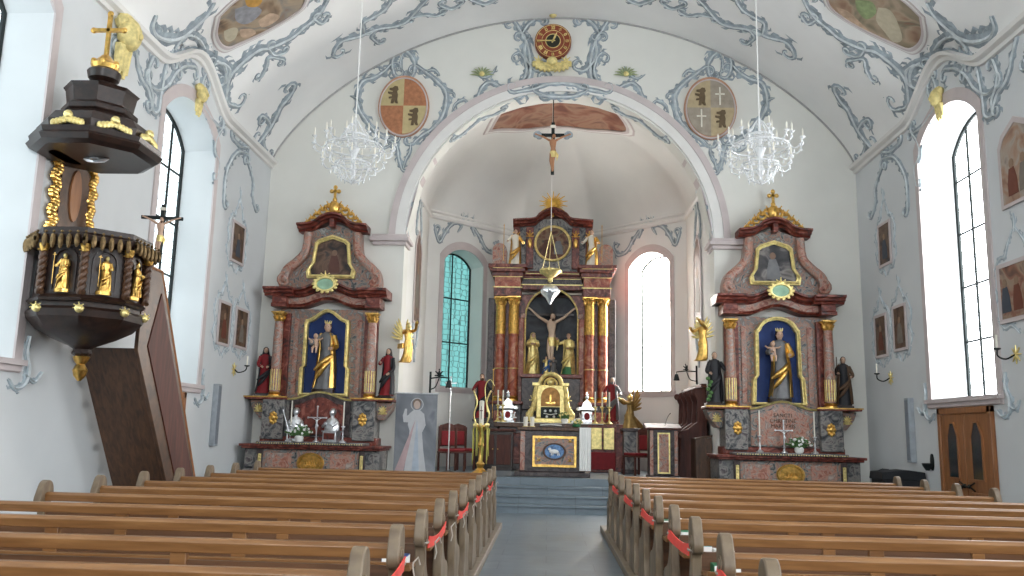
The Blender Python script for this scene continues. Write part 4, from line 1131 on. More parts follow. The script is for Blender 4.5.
        m.add(vs, [(i*6+j, i*6+(j+1) % 6, (i+1)*6+(j+1) % 6, (i+1)*6+j) for i in range(n-1) for j in range(6)]+[tuple(range(6)), tuple((n-1)*6+j for j in range(6))])
        vol = m.build('volute_band', M_PINK, t)
        m = MB(); cxx, czz = q*.93, zt2+.18
        m.tube([(cxx+(.17-.014*i)*cos(a)*q, -.38, czz+(.17-.014*i)*sin(a)) for i, a in enumerate([pi*.5-i*.55 for i in range(12)])], .04, 6)
        m.ball((cxx, -.38, czz), .05, .04, .05, 8, 6)
        m.build('volute_curl', M_PINK, vol)
    for q in (-1, 1):
        m = MB(); m.box(q*.90-.10, q*.90+.10, -.34, 0, zt2-.06, zt2+.06); m.build('volute_foot', M_PINK, t, bev=.01)
        m = MB()
        for k in range(5): m.ball((q*(1.02-.02*k), -.33, zt2+.12+.08*k), .035, .03, .05, 6, 5)
        m.build('gilt_leaf', M_GOLD_PALE, t)
    # upper painting
    zp0 = Z(277); zp1 = Z(242)
    inn = [(-.42, zp0), (.42, zp0), (.44, zp0+.12), (.35, zp0+.26), (.31, zp1-.08), (.24, zp1-.02), (0, zp1+.06), (-.24, zp1-.02), (-.31, zp1-.08), (-.35, zp0+.26), (-.44, zp0+.12)]
    zc_ = (zp0+zp1)/2; out = [(x*1.19, zc_+(z-zc_)*1.20) for x, z in inn]
    MB().prism(inn, -.235, -.20).build('upper_picture', painting_m, t); gilt_frame(t, out, inn, -.29, -.19)
    # gable cornice
    pg = [(-.74, zg1), (-.50, zg1+.02), (-.36, zg1+.07), (-.22, zg1+.18), (0, zg1+.24), (.22, zg1+.18), (.36, zg1+.07), (.50, zg1+.02), (.74, zg1)]
    pg = [(p[0], p[1]) for p in catmull([(a, b, 0) for a, b in pg], 4)]
    m = MB(); m.sweep(pg, CORN(-.26, .22, .15), 0); m.build('gable_cornice', M_RED_MARBLE, t, ang=25)
    m = MB(); m.box(-.05, .05, -.44, -.2, zg1+.08, zg1+.26); m.build('keystone', M_RED_MARBLE, t, bev=.01)
    # crest: gilt scrolls and cross
    m = MB(); r = random.Random(4)
    for q in (-1, 1):
        for k, (x, z, s) in enumerate(((.10, .52, .15), (.24, .45, .14), (.36, .36, .12), (.46, .27, .11), (.55, .20, .09))):
            m.torus((q*x, -.28, zg1+z), s*.55, s*.2, 14, 6, Matrix.Rotation(pi/2, 4, 'X')); acanthus(m, q*x, -.30, zg1+z, s*.7, s, 1, 4, k)
    m.ball((0, -.28, zg1+.52), .12, .10, .16, 12, 8); m.ball((0, -.28, zg1+.70), .05, .05, .06, 8, 6)
    m.build('gilt_crest', M_GOLD, t)
    m = MB(); latin_cross(m, 0, -.28, zg1+.74, Z(185)-zg1-.74+.0, .025); m.build('crest_cross', M_GOLD, t)
    return t, dict(z1=z1+ZS, zt=zt+ZS, zn=zn0+.16+ZS)
PA1 = painting('dark_figures_oil', [(.012, .01, .01), (.06, .03, .02), (.14, .08, .05), (.04, .03, .03)], 3.0, 1)
PA2 = painting('dark_saint_oil', [(.01, .012, .015), (.05, .045, .05), (.22, .2, .19), (.03, .02, .02)], 2.6, 4)
AR, dR = side_altar(4.60, 'right-hand marbled side altar with lobed gilt frame and inscription slab', 'right', None, PA2, None)
AL, dL = side_altar(-4.60, 'left-hand marbled side altar with straight-sided gilt frame around its niche', 'left', None, PA1, None)
def figure_in_picture(par, x, y, z, s, mt, mt2):
    m = MB(); m.prism([(x-.10*s, z), (x+.12*s, z), (x+.10*s, z+.2*s), (x+.05*s, z+.34*s), (x-.06*s, z+.33*s), (x-.10*s, z+.15*s)], y-.004, y); m.build('painted_figure', mt, par)
    m = MB(); m.prism(oval(x, z+.39*s, .05*s, .06*s, 12), y-.005, y); m.build('painted_face', mt2, par)
figure_in_picture(AR, -.03, -.236, atY(775, 275, 16.9).z-ZS, 1.25, M_GREYCLOTH, solid('dim_flesh', (.20, .12, .08), .6)); figure_in_picture(AL, .05, -.236, atY(775, 275, 16.9).z-ZS, 1.1, solid('dim_red', (.10, .04, .03), .6), solid('dim_flesh', (.20, .12, .08), .6))
hN = 1.42
statue('gold-cloaked crowned saint with child in the niche of the right side altar', (4.60, YA-.34, dR['zn']), 1.42, M_GREYCLOTH, M_GOLD, 0, veil=False, crown=M_GOLD_PALE, child=True, arms=((-.14, -.16, .64), (.12, -.16, .60)), seed=1, robe_low=M_GREYCLOTH)
statue('mother and child figure in the niche of the left side altar', (-4.60, YA-.34, dL['zn']), 1.42, M_GREYCLOTH, M_GOLD, 0, veil=False, crown=M_GOLD_PALE, child=True, arms=((-.16, -.16, .66), (.13, -.14, .58)), seed=2, hair=M_BROWNCLOTH)
# figures on the outer brackets
statue('nun figure in black veil and red robe left of the left side altar', (-4.60-1.28, YA-.25, dL['z1']+.01), .98, M_REDCLOTH, M_BLACKROBE, radians(20), veil=True, arms=((-.06, -.16, .55), (.08, -.16, .55)), base=M_DARKWOOD, seed=3)
statue('black-veiled woman figure in red dress right of the left side altar', (-4.60+1.28, YA-.25, dL['z1']+.01), 1.0, M_REDCLOTH, M_BLACKROBE, radians(-10), veil=True, arms=((-.10, -.12, .66), (.10, -.14, .45)), base=M_DARKWOOD, seed=4)
sm_ = statue('black-robed figure with gold staff and roses left of the right side altar', (4.60-1.28, YA-.25, dR['z1']+.01), 1.05, M_BLACKROBE, M_BLACKROBE, 0, arms=((-.10, -.14, .55), (.22, -.14, .60)), staff=(.25, .0, 1.02, 'knob', M_GOLD), hair=M_GREYCLOTH, base=M_DARKWOOD, seed=5)
m = MB()
for k in range(7): m.ball((-.14+.03*(k % 3), -.13, .12+.07*k), .045, .04, .04, 6, 5)
m.build('rose_garland', M_GREEN, sm_)
statue('monk figure in dark habit with thin staff right of the right side altar', (4.60+1.28, YA-.25, dR['z1']+.01), 1.0, M_BLACKROBE, M_BROWNCLOTH, radians(-8), arms=((-.12, -.14, .62), (.14, -.14, .56)), staff=(-.13, .0, .95, 'plain', M_BROWNWOOD), base=M_DARKWOOD, seed=6)
# candlesticks, flowers, busts on the altar tables
def candlestick(loc, h, candle_h, mt, lab, grp, r=.05, wax=None):
    t = thing('candlestick', lab, 'candlestick', loc, 0, grp)
    pr = [(r*1.5, 0), (r*1.5, .015), (r*.6, .05), (r*.3, .09), (r*.28, h*.3), (r*.55, h*.36), (r*.28, h*.42), (r*.25, h*.75), (r*.5, h*.82), (r*.3, h*.88), (r*.9, h*.96), (r*.9, h)]
    MB().lathe(pr, n=14).build('stem', mt, t)
    m = MB()
    for q in range(3):
        a = 2*pi*q/3+.5; m.ball((r*1.4*cos(a), r*1.4*sin(a), .012), .02, .02, .012, 6, 4)
    m.build('foot', mt, t)
    c = MB(); c.lathe([(r*.32, h-.005), (r*.31, h+candle_h), (r*.1, h+candle_h+.005)], n=10).build('candle', wax or M_IVORY, t)
    MB().tube([(0, 0, h+candle_h), (0, 0, h+candle_h+.02)], .003, 5).build('wick', M_IRON, t)
    return t
for (cx, d, sd) in ((-4.60, dL, 'left'), (4.60, dR, 'right')):
    for q, nm in ((-.48, 'left'), (.52, 'right')):
        candlestick((cx+q*1.05, YA-.70, d['zt']+.001), .32, .48, M_SILVER, 'slim candlestick with tall white candle on the %s of the %s side altar table' % (nm, sd), 'tall candlesticks on the side altars', .045)
def bouquet(loc, r, lab, cols, vase_m, seed=0, vh=.12, cat='flowers'):
    t = thing('flower_arrangement', lab, cat, loc)
    rd = random.Random(seed)
    MB().lathe([(.06, 0), (.085, vh*.3), (.09, vh*.7), (.065, vh), (.05, vh)], n=14).build('vase', vase_m, t)
    m = MB(); fl = [MB() for _ in cols]
    for k in range(60):
        a = rd.random()*2*pi; b = rd.random()*.9; rr = r*(.45+.55*rd.random())
        p = Vector((cos(a)*sin(b*1.7)*rr*1.25, sin(a)*sin(b*1.7)*rr*.8, vh+cos(b*1.7)*rr*.75+.03))
        m.tube([(0, 0, vh*.8), p*.55+Vector((0, 0, vh*.5)), p], [.004, .006, .004], 4); 
        for j in range(2):
            e = p*(.55+.3*j)+Vector((rd.uniform(-.03, .03), rd.uniform(-.03, .03), vh*.3)); m.ball(e, .03, .008, .014, 6, 4)
        if k % 2 == 0 or len(cols) > 2: 
            q = fl[k % len(cols)]; 
            for j in range(5): q.ball(p+Vector((.014*cos(j*1.26), -.006, .014*sin(j*1.26))), .012, .008, .012, 5, 4)
    m.build('foliage', M_GREEN, t)
    for q, c in zip(fl, cols): q.build('blossoms', c, t)
    return t
bouquet((-4.60-.30, YA-.78, dL['zt']+.001), .24, 'round bunch of small white flowers on the left side altar table', [M_WHITE, M_WHITE], M_WHITE, 1)
bouquet((4.60+.22, YA-.78, dR['zt']+.001), .24, 'round bunch of small white flowers on the right side altar table', [M_WHITE, M_WHITE], M_WHITE, 2)
def bust(loc, lab, rz=0, staff=False):
    t = thing('reliquary_bust', lab, 'bust', loc, rz, 'silver busts on the left side altar')
    m = MB(); m.box(-.17, .17, -.12, .12, 0, .03).box(-.15, .15, -.10, .10, .03, .20).box(-.17, .17, -.12, .12, .20, .23); b = m.build('casket', M_SILVER, t, bev=.008)
    MB().box(-.12, .12, -.105, -.098, .055, .18).build('casket_window', M_RED_MARBLE, b)
    m = MB(); m.loft([(.23, 0, 0, .165, .10, .06, 6, 0), (.30, 0, 0, .17, .10, .05, 6, 1), (.40, 0, 0, .15, .085, .04, 6, 2), (.46, 0, 0, .10, .06, 0, 6, 0), (.49, 0, 0, .04, .04, 0, 6, 0), (.52, 0, 0, .038, .04, 0, 6, 0)], 24)
    m.build('shoulders', M_SILVER, t, ang=60)
    m = MB(); m.ball((0, -.01, .58), .06, .068, .08, 14, 10); m.ball((0, -.075, .575), .011, .014, .018, 6, 5); m.ball((0, .012, .60), .068, .07, .075, 12, 8); m.build('head', M_SILVER, t, ang=80)
    m = MB(); m.tube([(.12, -.06, .38), (.10, -.14, .32), (.02, -.15, .36)], [.03, .028, .018], 8); m.tube([(-.12, -.06, .38), (-.13, -.14, .31), (-.08, -.16, .36)], [.03, .028, .018], 8)
    if staff: m.tube([(-.07, -.16, .10), (-.24, -.15, .62)], .01, 6)
    m.build('arms', M_SILVER, t, ang=80)
bust((-4.60-.44, YA-.60, dL['zt']+.001), 'silver half-length reliquary bust with a staff, left one on the left side altar', .15, True)
bust((-4.60+.30, YA-.60, dL['zt']+.001), 'silver half-length reliquary bust turned inward, right one on the left side altar', -.3)
def table_cross(loc, h, mt, lab):
    t = thing('altar_crucifix', lab, 'crucifix', loc)
    MB().lathe([(.07, 0), (.07, .015), (.03, .04), (.02, .08), (.03, .10), (.012, .13)], n=12).build('foot', mt, t)
    m = MB(); latin_cross(m, 0, 0, .12, h-.12, .011); m.build('cross', mt, t)
    christ(t, h*.38, mt, mt, cross=False, c0=(0, -.012, .12+(h-.12)*.62), cloth=mt)
table_cross((-4.60-.02, YA-.56, dL['zt']+.001), .70, M_SILVER, 'small silver standing crucifix between the two busts on the left side altar')
table_cross((4.60-.02, YA-.62, dR['zt']+.001), .62, M_SILVER, 'small silver standing crucifix before the inscription slab')
# ------------------------------------------------------------------ high altar
HA = thing('high_altar', 'tall dark red marble high altar with gilt-capped columns at the end of the chancel', 'altar', (0.05, 22.9, ZS))
hX = lambda px, y=340: atY(px, y, 22.1).x-.05
hZ = lambda py: zy(py, 22.1)-ZS
T = HA
def hbox(name, x0, x1, y0, y1, z0, z1, mt, par=None, bev=.015): 
    return MB().box(x0, x1, y0, y1, z0, z1).build(name, mt, par or T, bev=bev)
z_m = hZ(424)
hbox('mensa_block', -1.25, 1.25, -1.75, -.3, 0, z_m-.10, M_DARK_MARBLE)
hbox('mensa_top', -1.38, 1.38, -1.85, -.3, z_m-.10, z_m, M_BROWNWOOD)
for q in (-1, 1):
    hbox('mensa_panel', q*.62-.42, q*.62+.42, -1.77, -1.74, .15, z_m-.25, M_RED_MARBLE)
hbox('altar_cloth', -1.30, 1.30, -1.86, -1.0, z_m+.001, z_m+.014, M_WHITE, None, 0)
# plinth zone with stepped blocks under the column pairs
zc0 = hZ(402)
hbox('base_wall', -1.62, 1.62, -.55, 0, 0, zc0, M_DARK_MARBLE)
for q in (-1, 1):
    b = hbox('column_pedestal', q*1.17-.42, q*1.17+.42, -.98, 0, 0, zc0-.08, M_DARK_MARBLE)
    hbox('pedestal_cap', q*1.17-.46, q*1.17+.46, -1.03, 0, zc0-.08, zc0, M_RED_MARBLE, b)
    hbox('pedestal_panel', q*1.17-.28, q*1.17+.28, -1.0, -.97, z_m-.55, zc0-.25, M_RED_COL, b)
# gilt lit relief panels on the right flank, red cloth below
hbox('relief_block', .92, 1.60, -1.95, -1.5, 0, z_m-.02, M_RED_MARBLE)
for q in (1.12, 1.42): hbox('gilt_relief', q-.13, q+.13, -2.0, -1.95, z_m-.60, z_m-.08, M_GOLD_PALE)
hbox('red_frontal', .94, 1.58, -2.0, -1.95, .06, z_m-.66, M_REDCLOTH)
# back wall and niche
ze = hZ(297); zcor0 = hZ(296); zcor1 = hZ(263)
xa = .70; zs_ = hZ(316)
inn = [(-xa, zc0+.30), (xa, zc0+.30)]+arc(0, zs_, xa, 0, 180, 20, hZ(287)-zs_)
outp = [(-1.55, zc0), (1.55, zc0), (1.55, ze), (-1.55, ze)]
m = MB()
m.prism([(-1.55, zc0), (-xa, zc0), (-xa, zs_)]+arc(0, zs_, xa, 180, 90, 10, hZ(287)-zs_)+[(0, ze+.1), (-1.55, ze+.1)], -.45, 0)
m.prism([(xa, zc0), (1.55, zc0), (1.55, ze+.1), (0, ze+.1)]+arc(0, zs_, xa, 90, 0, 10, hZ(287)-zs_), -.45, 0)
m.build('back_wall', M_RED_MARBLE, T)
MB().prism(inn, -.12, -.08).build('niche_back', painting('night_sky_oil', [(.006, .008, .012), (.015, .02, .03), (.04, .045, .055), (.01, .01, .014)], 1.6, 2), T)
m = MB(); m.tube([(x, -.47, z) for x, z in [(-xa, zc0+.3)]+arc(0, zs_, xa, 180, 0, 30, hZ(287)-zs_)+[(xa, zc0+.3)]], .028, 6); gm = m.build('gilt_arch_edge', M_GOLD_PALE, T)
for q in (-1, 1):
    hbox('impost', q*.76-.07, q*.76+.07, -.52, -.40, zs_-.03, zs_+.10, M_PINK)
    hbox('inner_pilaster', q*.80-.07, q*.80+.07, -.50, -.40, zc0, zs_-.03, M_RED_COL)
hbox('niche_shelf', -.80, .80, -.80, -.05, hZ(374)-.10, hZ(374), M_RED_MARBLE)
hbox('niche_plinth', -.76, .76, -.72, -.05, zc0-.2, hZ(374)-.10, M_DARK_MARBLE)
# columns, lower two thirds red marble, upper part gilt
for q in (-1, 1):
    for xx, yy in ((.995, -.72), (1.345, -.62)):
        s = column(T, q*xx, yy, zc0, ze, .125, M_RED_COL, M_GOLD, 20)
        H_ = ze-zc0
        m = MB(); m.lathe([(.131, H_*.64), (.133, H_*.66), (.125, H_*.92)], (q*xx, yy, zc0), 24, 1, 1, .025, 12); m.build('gilt_sleeve', solid('orange_gilding', (.58, .34, .08), .4, .6, .35, 18, .5), s)
        MB().torus((q*xx, yy, zc0+H_*.31), .135, .014, 20, 6).build('gilt_band', M_GOLD_PALE, s)
    hbox('back_pilaster', q*1.60-.09, q*1.60+.09, -.50, 0, zc0, ze, M_DARK_MARBLE)
# entablature: blocks over the pairs with strong cornices
def ent(nm, x0, x1, yf, z0, z1, mm=M_RED_MARBLE):
    H_ = z1-z0; r = MB().box(x0, x1, yf, 0, z0, z0+H_*.28).build(nm, mm, T, bev=.012)
    MB().box(x0+.02, x1-.02, yf+.02, 0, z0+H_*.28, z0+H_*.62).build('frieze', M_RED_COL if nm == 'entablature_block' else M_DARK_MARBLE, r)
    m = MB(); m.box(x0-.05, x1+.05, yf-.05, 0, z0+H_*.62, z0+H_*.76).box(x0-.10, x1+.10, yf-.11, 0, z0+H_*.76, z0+H_*.88).box(x0-.15, x1+.15, yf-.16, 0, z0+H_*.88, z1); m.build('cornice', mm, r, bev=.015)
    m = MB()
    for zz in (.28, .62, .88): m.box(x0-.03, x1+.03, yf-.03-(.1 if zz > .8 else 0), yf+.01, z0+H_*zz-.012, z0+H_*zz+.012)
    m.build('gilt_line', M_GOLD_PALE, r)
    return r
ent('entablature_centre', -.82, .82, -.50, hZ(288)+.0, hZ(270))
for q in (-1, 1): ent('entablature_block', q*1.17-.36, q*1.17+.36, -.90, ze, hZ(266))
za = hZ(266)
# attic
for q in (-1, 1):
    m = MB(); m.prism([(q*1.42-.19, za), (q*1.42+.19, za)]+arc(q*1.42, za+.46, .19, 0, 180, 14), -.60, -.1); m.build('rounded_block', M_PINK, T)
zt = hZ(224)
bd = [(-1.02, za-.1), (1.02, za-.1), (1.0, zt), (.5, zt+.06), (.25, zt+.25), (-.25, zt+.25), (-.5, zt+.06), (-1.0, zt)]
MB().prism(bd, -.35, 0).build('attic_wall', M_GREY_MARBLE, T)
for q in (-1, 1):
    for x, w in ((.62, .10), (.98, .09)):
        p = hbox('attic_pilaster', q*x-w, q*x+w, -.45, -.3, za, zt, M_RED_MARBLE)
        m = MB(); acanthus(m, q*x, -.47, zt-.28, .12, .16, 1, 5, 2); m.ball((q*x, -.47, zt-.45), .06, .03, .14, 8, 6); m.build('gilt_ornament', M_GOLD, p)
zr = hZ(240); m = MB(); m.prism(oval(0, zr, .46, .46, 32), -.40, -.34); rp = m.build('round_picture', painting('dim_trinity_oil', [(.03, .01, .01), (.12, .04, .02), (.20, .13, .07), (.05, .04, .03)], 3, 5), T)
figure_in_picture(rp, -.15, -.405, zr-.30, 1.2, solid('dim_red', (.10, .04, .03), .6), solid('dim_flesh', (.20, .12, .08), .6)); figure_in_picture(rp, .15, -.405, zr-.30, 1.1, M_GREYCLOTH, solid('dim_flesh', (.20, .12, .08), .6))
m = MB(); m.torus((0, -.40, zr), .47, .035, 40, 8, Matrix.Rotation(pi/2, 4, 'X')); m.build('gilt_ring', M_GOLD_PALE, rp)
pg = [(p[0], p[1]) for p in catmull([(-1.08, zt, 0), (-.70, zt+.03, 0), (-.48, zt+.06, 0), (-.34, zt+.20, 0), (0, zt+.34, 0), (.34, zt+.20, 0), (.48, zt+.06, 0), (.70, zt+.03, 0), (1.08, zt, 0)], 4)]
m = MB(); m.sweep(pg, CORN(-.42, .22, .18), 0); m.build('attic_cornice', M_RED_MARBLE, T, ang=25)
# sun of gilt rays
m = MB(); zz = hZ(200); m.ball((0, -.45, zz), .10, .06, .10, 12, 8); r = random.Random(3)
for k in range(28):
    a = 2*pi*k/28; L_ = .26+.12*(k % 2)+.03*r.random()
    m.tube([(0.05*cos(a), -.45, zz+.05*sin(a)), (L_*cos(a), -.45, zz+L_*.85*sin(a))], [.03, .010], 5)
for k in range(8):
    a = 2*pi*k/8; m.ball((.12*cos(a), -.47, zz+.11*sin(a)), .04, .03, .03, 6, 5)
m.tube([(0, -.40, zt+.3), (0, -.45, zz)], .03, 6)
m.build('gilt_sunburst', solid('bright_gilding', (.80, .50, .10), .45, .5, .2), T)
# tabernacle
tb = MB(); z0 = z_m+.014; z1 = hZ(386); zz1 = hZ(374)
tb.box(-.52, .52, -1.45, -.75, z0, z0+.12); tr = tb.build('tabernacle_base', M_GOLD_PALE, T, bev=.02)
hbox('tabernacle_case', -.36, .36, -1.30, -.70, z0+.12, z1, M_GOLD_PALE, None, .02)
dp = MB(); dp.prism([(-.24, z0+.42), (.24, z0+.42)]+arc(0, z1-.30, .24, 0, 180, 14), -1.33, -1.29); d_ = dp.build('tabernacle_door', solid('brown_gilding', (.34, .17, .05), .45, .5, .3, 10, .3), T)
m = MB(); m.box(-.02, .02, -1.35, -1.33, z0+.5, z1-.25).box(-.12, .12, -1.35, -1.33, z1-.47, z1-.43); m.build('relief_cross', M_GOLD, d_)
m = MB(); m.box(-.24, .24, -1.36, -1.29, z0+.06, z0+.40); ic = m.build('silver_relief', M_IRON, T, bev=.01)
m = MB()
for (a, b) in ((-.13, .30), (.0, .31), (.13, .30), (-.09, .16), (.09, .16)): m.ball((a, -1.365, z0+b), .035, .02, .035, 8, 6)
m.tube([(-.17, -1.365, z0+.24), (0, -1.365, z0+.21), (.17, -1.365, z0+.24)], .012, 6); m.build('silver_bosses', M_SILVER, ic)
for q in (-1, 1):
    m = MB(); P_ = catmull([(q*.36, -1.34, z1-.02), (q*.40, -1.36, z1-.25), (q*.39, -1.38, z0+.60), (q*.44, -1.40, z0+.36), (q*.54, -1.42, z0+.20), (q*.50, -1.40, z0+.06)], 5)
    m.tube(P_, [.05+.03*i/len(P_) for i in range(len(P_))], 8)
    m.tube([(q*(.52+.07*cos(a)), -1.42, z0+.20+.07*sin(a)) for a in [2*pi*i/10 for i in range(9)]], .035, 6)
    acanthus(m, q*.44, -1.42, z0+.55, .10, .14, 1, 4, 5); acanthus(m, q*.46, -1.44, z0+.30, .10, .12, 1, 4, 6)
    m.build('tabernacle_scroll', M_GOLD_PALE, T)
m = MB(); m.box(-.46, -.26, -1.38, -.72, z1-.02, z1+.05); m.box(.26, .46, -1.38, -.72, z1-.02, z1+.05)
m.tube([(x, -1.34, z) for x, z in arc(0, z1, .27, 0, 180, 16)], .055, 8); m.tube([(x, -1.34, z) for x, z in arc(0, z1, .16, 0, 180, 14)], .03, 6)
m.ball((0, -1.36, z1+.06), .10, .06, .08, 10, 8); acanthus(m, 0, -1.36, z1+.24, .14, .10, 1, 5, 9); m.build('tabernacle_crown', M_GOLD_PALE, T)
# crucifixion group inside the niche
cr = thing('altar_crucifix', 'large pale crucified figure with gold loincloth in the dark niche of the high altar', 'crucifix', (0.05, 22.9-.30, ZS+hZ(374)))
zc_ = hZ(307)-hZ(374); m = MB(); m.box(-.03, .03, .02, .07, 0, zc_+.18); m.box(-.60, .60, .02, .07, zc_-.16, zc_-.10); m.build('cross_beam', M_DARKWOOD, cr)
christ(cr, 1.36, M_DARKWOOD, solid('ivory_flesh', (.66, .50, .38), .5, 0, .05), cross=False, c0=(0, .04, zc_+.02), arm_up=.40)
yN = 22.9-.50; zN = ZS+hZ(374)+.001
statue('gilded mourning woman figure, left in the dark niche of the high altar', (hX(532)+.05, yN, zN), 1.15, M_GOLD_PALE, M_GOLD_PALE, radians(15), veil=True, arms=((-.05, -.14, .68), (.05, -.14, .68)), seed=11)
statue('gilded man figure with green cloak hem, right in the dark niche of the high altar', (hX(568)+.05, yN, zN), 1.15, M_GOLD_PALE, M_GOLD_PALE, radians(-15), arms=((-.22, -.10, .80), (.06, -.14, .60)), robe_low=M_GREENCLOTH, seed=12)
statue('small kneeling figure in a blue mantle at the high altar cross foot', (hX(546)+.05, yN-.06, zN), .62, M_GOLD_PALE, M_BLUECLOTH, radians(10), arms=((-.04, -.16, .74), (.1, -.16, .78)), seed=13, kneel=True)
statue('small grey kneeling figure right of the blue one at the cross foot', (hX(553)+.07, yN-.04, zN), .62, M_GREYCLOTH, None, radians(-30), arms=((-.1, -.12, .8), (.1, -.12, .7)), seed=14, kneel=True)
# attic figures
for q, nm in ((-1, 'left'), (1, 'right')):
    statue('gilded figure with a slanting lance on the %s side of the high altar attic' % nm, (.05+q*1.02, 22.9-.66, ZS+za+.01), 1.05, M_IVORY, M_GOLD, radians(q*-12), arms=((-.2, -.12, .62), (.2, -.12, .60)), staff=(q*.30, .10, 1.0, 'spear', M_GOLD), seed=15+q)
# flank figures standing before the outer columns
statue('white-bearded bishop figure in red and silver robes, right flank of the high altar', (hX(607)+.12, 22.9-1.45, ZS+z_m+.02), 1.12, M_REDCLOTH, M_GREYCLOTH, radians(-10), beard=True, hair=M_GREYCLOTH, arms=((-.15, -.14, .6), (.18, -.14, .58)), seed=18, base=M_RED_MARBLE)
hbox('flank_pedestal', 1.30, 1.80, -1.70, -1.0, 0, z_m+.015, M_RED_MARBLE)
statue('dark-robed figure with a tall gold staff, left flank of the high altar', (hX(487)-.02, 22.9-1.45, ZS+z_m+.02), 1.15, M_REDCLOTH, M_BLACKROBE, radians(10), beard=True, arms=((-.15, -.14, .6), (.22, -.14, .58)), seed=19, base=M_DARK_MARBLE, staff=(.25, 0, 1.05, 'knob', M_GOLD))
hbox('flank_pedestal', -1.86, -1.30, -1.70, -1.0, 0, z_m+.015, M_DARK_MARBLE)
# altar furnishings on the mensa
zM = ZS+z_m+.015
for px, nm in ((598, 'innermost'), (605, 'middle'), (612, 'outermost')):
    candlestick((hX(px)*.95+.05-.05, 22.9-1.72, zM), .42, .36, M_GOLD_PALE, 'gilt candlestick with white candle on the right of the high altar, '+nm, 'high altar candlesticks right', .06)
for px, nm in ((497, 'outer'), (502, 'inner')):
    candlestick((hX(px)*.95+.05+.05, 22.9-1.72, zM), .42, .36, M_GOLD_PALE, 'gilt candlestick on the left of the high altar, %s one' % nm, 'high altar candlesticks left', .06)
def reliquary(loc, lab):
    t = thing('reliquary', lab, 'reliquary', loc)
    m = MB(); m.box(-.16, .16, -.08, .08, 0, .04).box(-.13, .13, -.06, .06, .04, .30); b = m.build('case', M_SILVER, t, bev=.01)
    m = MB(); m.prism([(-.24, .34), (.24, .34), (.12, .42), (.10, .50), (0, .60), (-.10, .50), (-.12, .42)], -.05, .05)
    for q in (-1, 1): m.ball((q*.20, 0, .36), .06, .05, .05, 8, 6); acanthus(m, q*.14, -.05, .10, .08, .16, 1, 4, 2)
    m.ball((0, 0, .64), .045, .045, .06, 8, 6); m.box(-.012, .012, -.01, .01, .66, .78); m.box(-.04, .04, -.01, .01, .71, .73)
    m.build('crest', M_SILVER, t); MB().prism(oval(0, .18, .07, .09, 16), -.066, -.058).build('glass_window', M_REDCLOTH, b)
reliquary((hX(586)+.05, 22.9-1.62, zM), 'white silvery shrine-shaped reliquary right of the tabernacle'); reliquary((hX(511)+.05, 22.9-1.62, zM), 'dim silvery shrine-shaped reliquary left of the tabernacle')
bouquet((hX(563)+.10, 22.9-1.66, zM), .16, 'low yellow and green flower arrangement at the foot of the tabernacle', [M_GOLD_PALE, M_GREEN, M_YELLOW_ST], M_WHITE, 5)
# praying gilt angel on a dark pedestal, right
ang = thing('angel_pedestal', 'dark square pedestal carrying the gilt praying angel', 'pedestal', (hX(620)+.16, 20.7, ZS))
MB().box(-.19, .19, -.19, .19, 0, .10).build('foot', M_DARK_MARBLE, ang, bev=.01); MB().box(-.15, .15, -.15, .15, .10, .98).build('shaft', M_GREY_MARBLE, ang, bev=.01); MB().box(-.20, .20, -.20, .20, .98, 1.06).build('cap', M_DARK_MARBLE, ang, bev=.015)
statue('gilt kneeling angel with raised wings on a dark pedestal', (hX(620)+.16, 20.7, ZS+1.061), 1.05, solid('old_gold', (.34, .21, .07), .45, .6, .3), None, radians(-70), kneel=True, arms=((-.04, -.22, .82), (.04, -.22, .82)), wings=solid('old_gold', (.34, .21, .07), .45, .6, .3), hair=M_GOLD, skin=M_GOLD_PALE, seed=21)
# people's altar
alt = thing('table_altar', 'freestanding altar table with oval lamb relief, at the top of the steps', 'altar', (.10, 18.15, ZS))
PW = .73
MB().box(-PW-.06, PW+.06, -.02, .86, 0, .10).build('base_step', M_DARK_MARBLE, alt, bev=.012)
MB().box(-PW+.04, PW-.04, .06, .80, .10, .95).build('body', M_DARK_MARBLE, alt, bev=.01)
MB().box(-PW-.02, PW+.06, -.02, .88, .95, 1.02).build('table_top', M_BROWNWOOD, alt, bev=.012)
fp = MB().box(-.42, .50, .03, .06, .20, .84).build('front_panel', M_GREYPINK, alt, bev=.004)
m = MB(); m.ring([(-.42, .20), (.50, .20), (.50, .84), (-.42, .84)], [(-.37, .25), (.45, .25), (.45, .79), (-.37, .79)], .01, .05); m.build('panel_frame', M_GOLD, fp)
m = MB(); m.prism(oval(.04, .52, .22, .16, 28), .018, .03); ov = m.build('oval_relief', solid('blue_enamel', (.10, .20, .38), .4, 0, .5, 20), fp)
m = MB(); m.torus((.04, .018, .52), .225, .022, 28, 6, Matrix.Rotation(pi/2, 4, 'X'), 1, .72); m.build('oval_rim', M_BROWNWOOD, ov)
m = MB(); m.ball((.03, .01, .52), .10, .02, .045, 12, 8); m.ball((-.06, .008, .57), .035, .02, .03, 8, 6)
for q in (-.05, -.02, .07, .10): m.tube([(.03+q, .01, .50), (.03+q*1.1, .01, .44)], .010, 5)
m.build('lamb_relief', M_WHITE, ov)
m = MB()
for q in (-1, 1):
    for r_ in (-1, 1): acanthus(m, .04+q*.33, .02, .52+r_*.20, .06, .08, 1, 4, 1)
m.build('gilt_corners', M_GOLD, fp)
for q in (-1, 1): MB().box(.0+q*(PW-.10)-.05, q*(PW-.10)+.05, .03, .07, .12, .93).build('corner_strip', M_PINK, alt, bev=.006)
cl = MB(); n = 14; vs = []
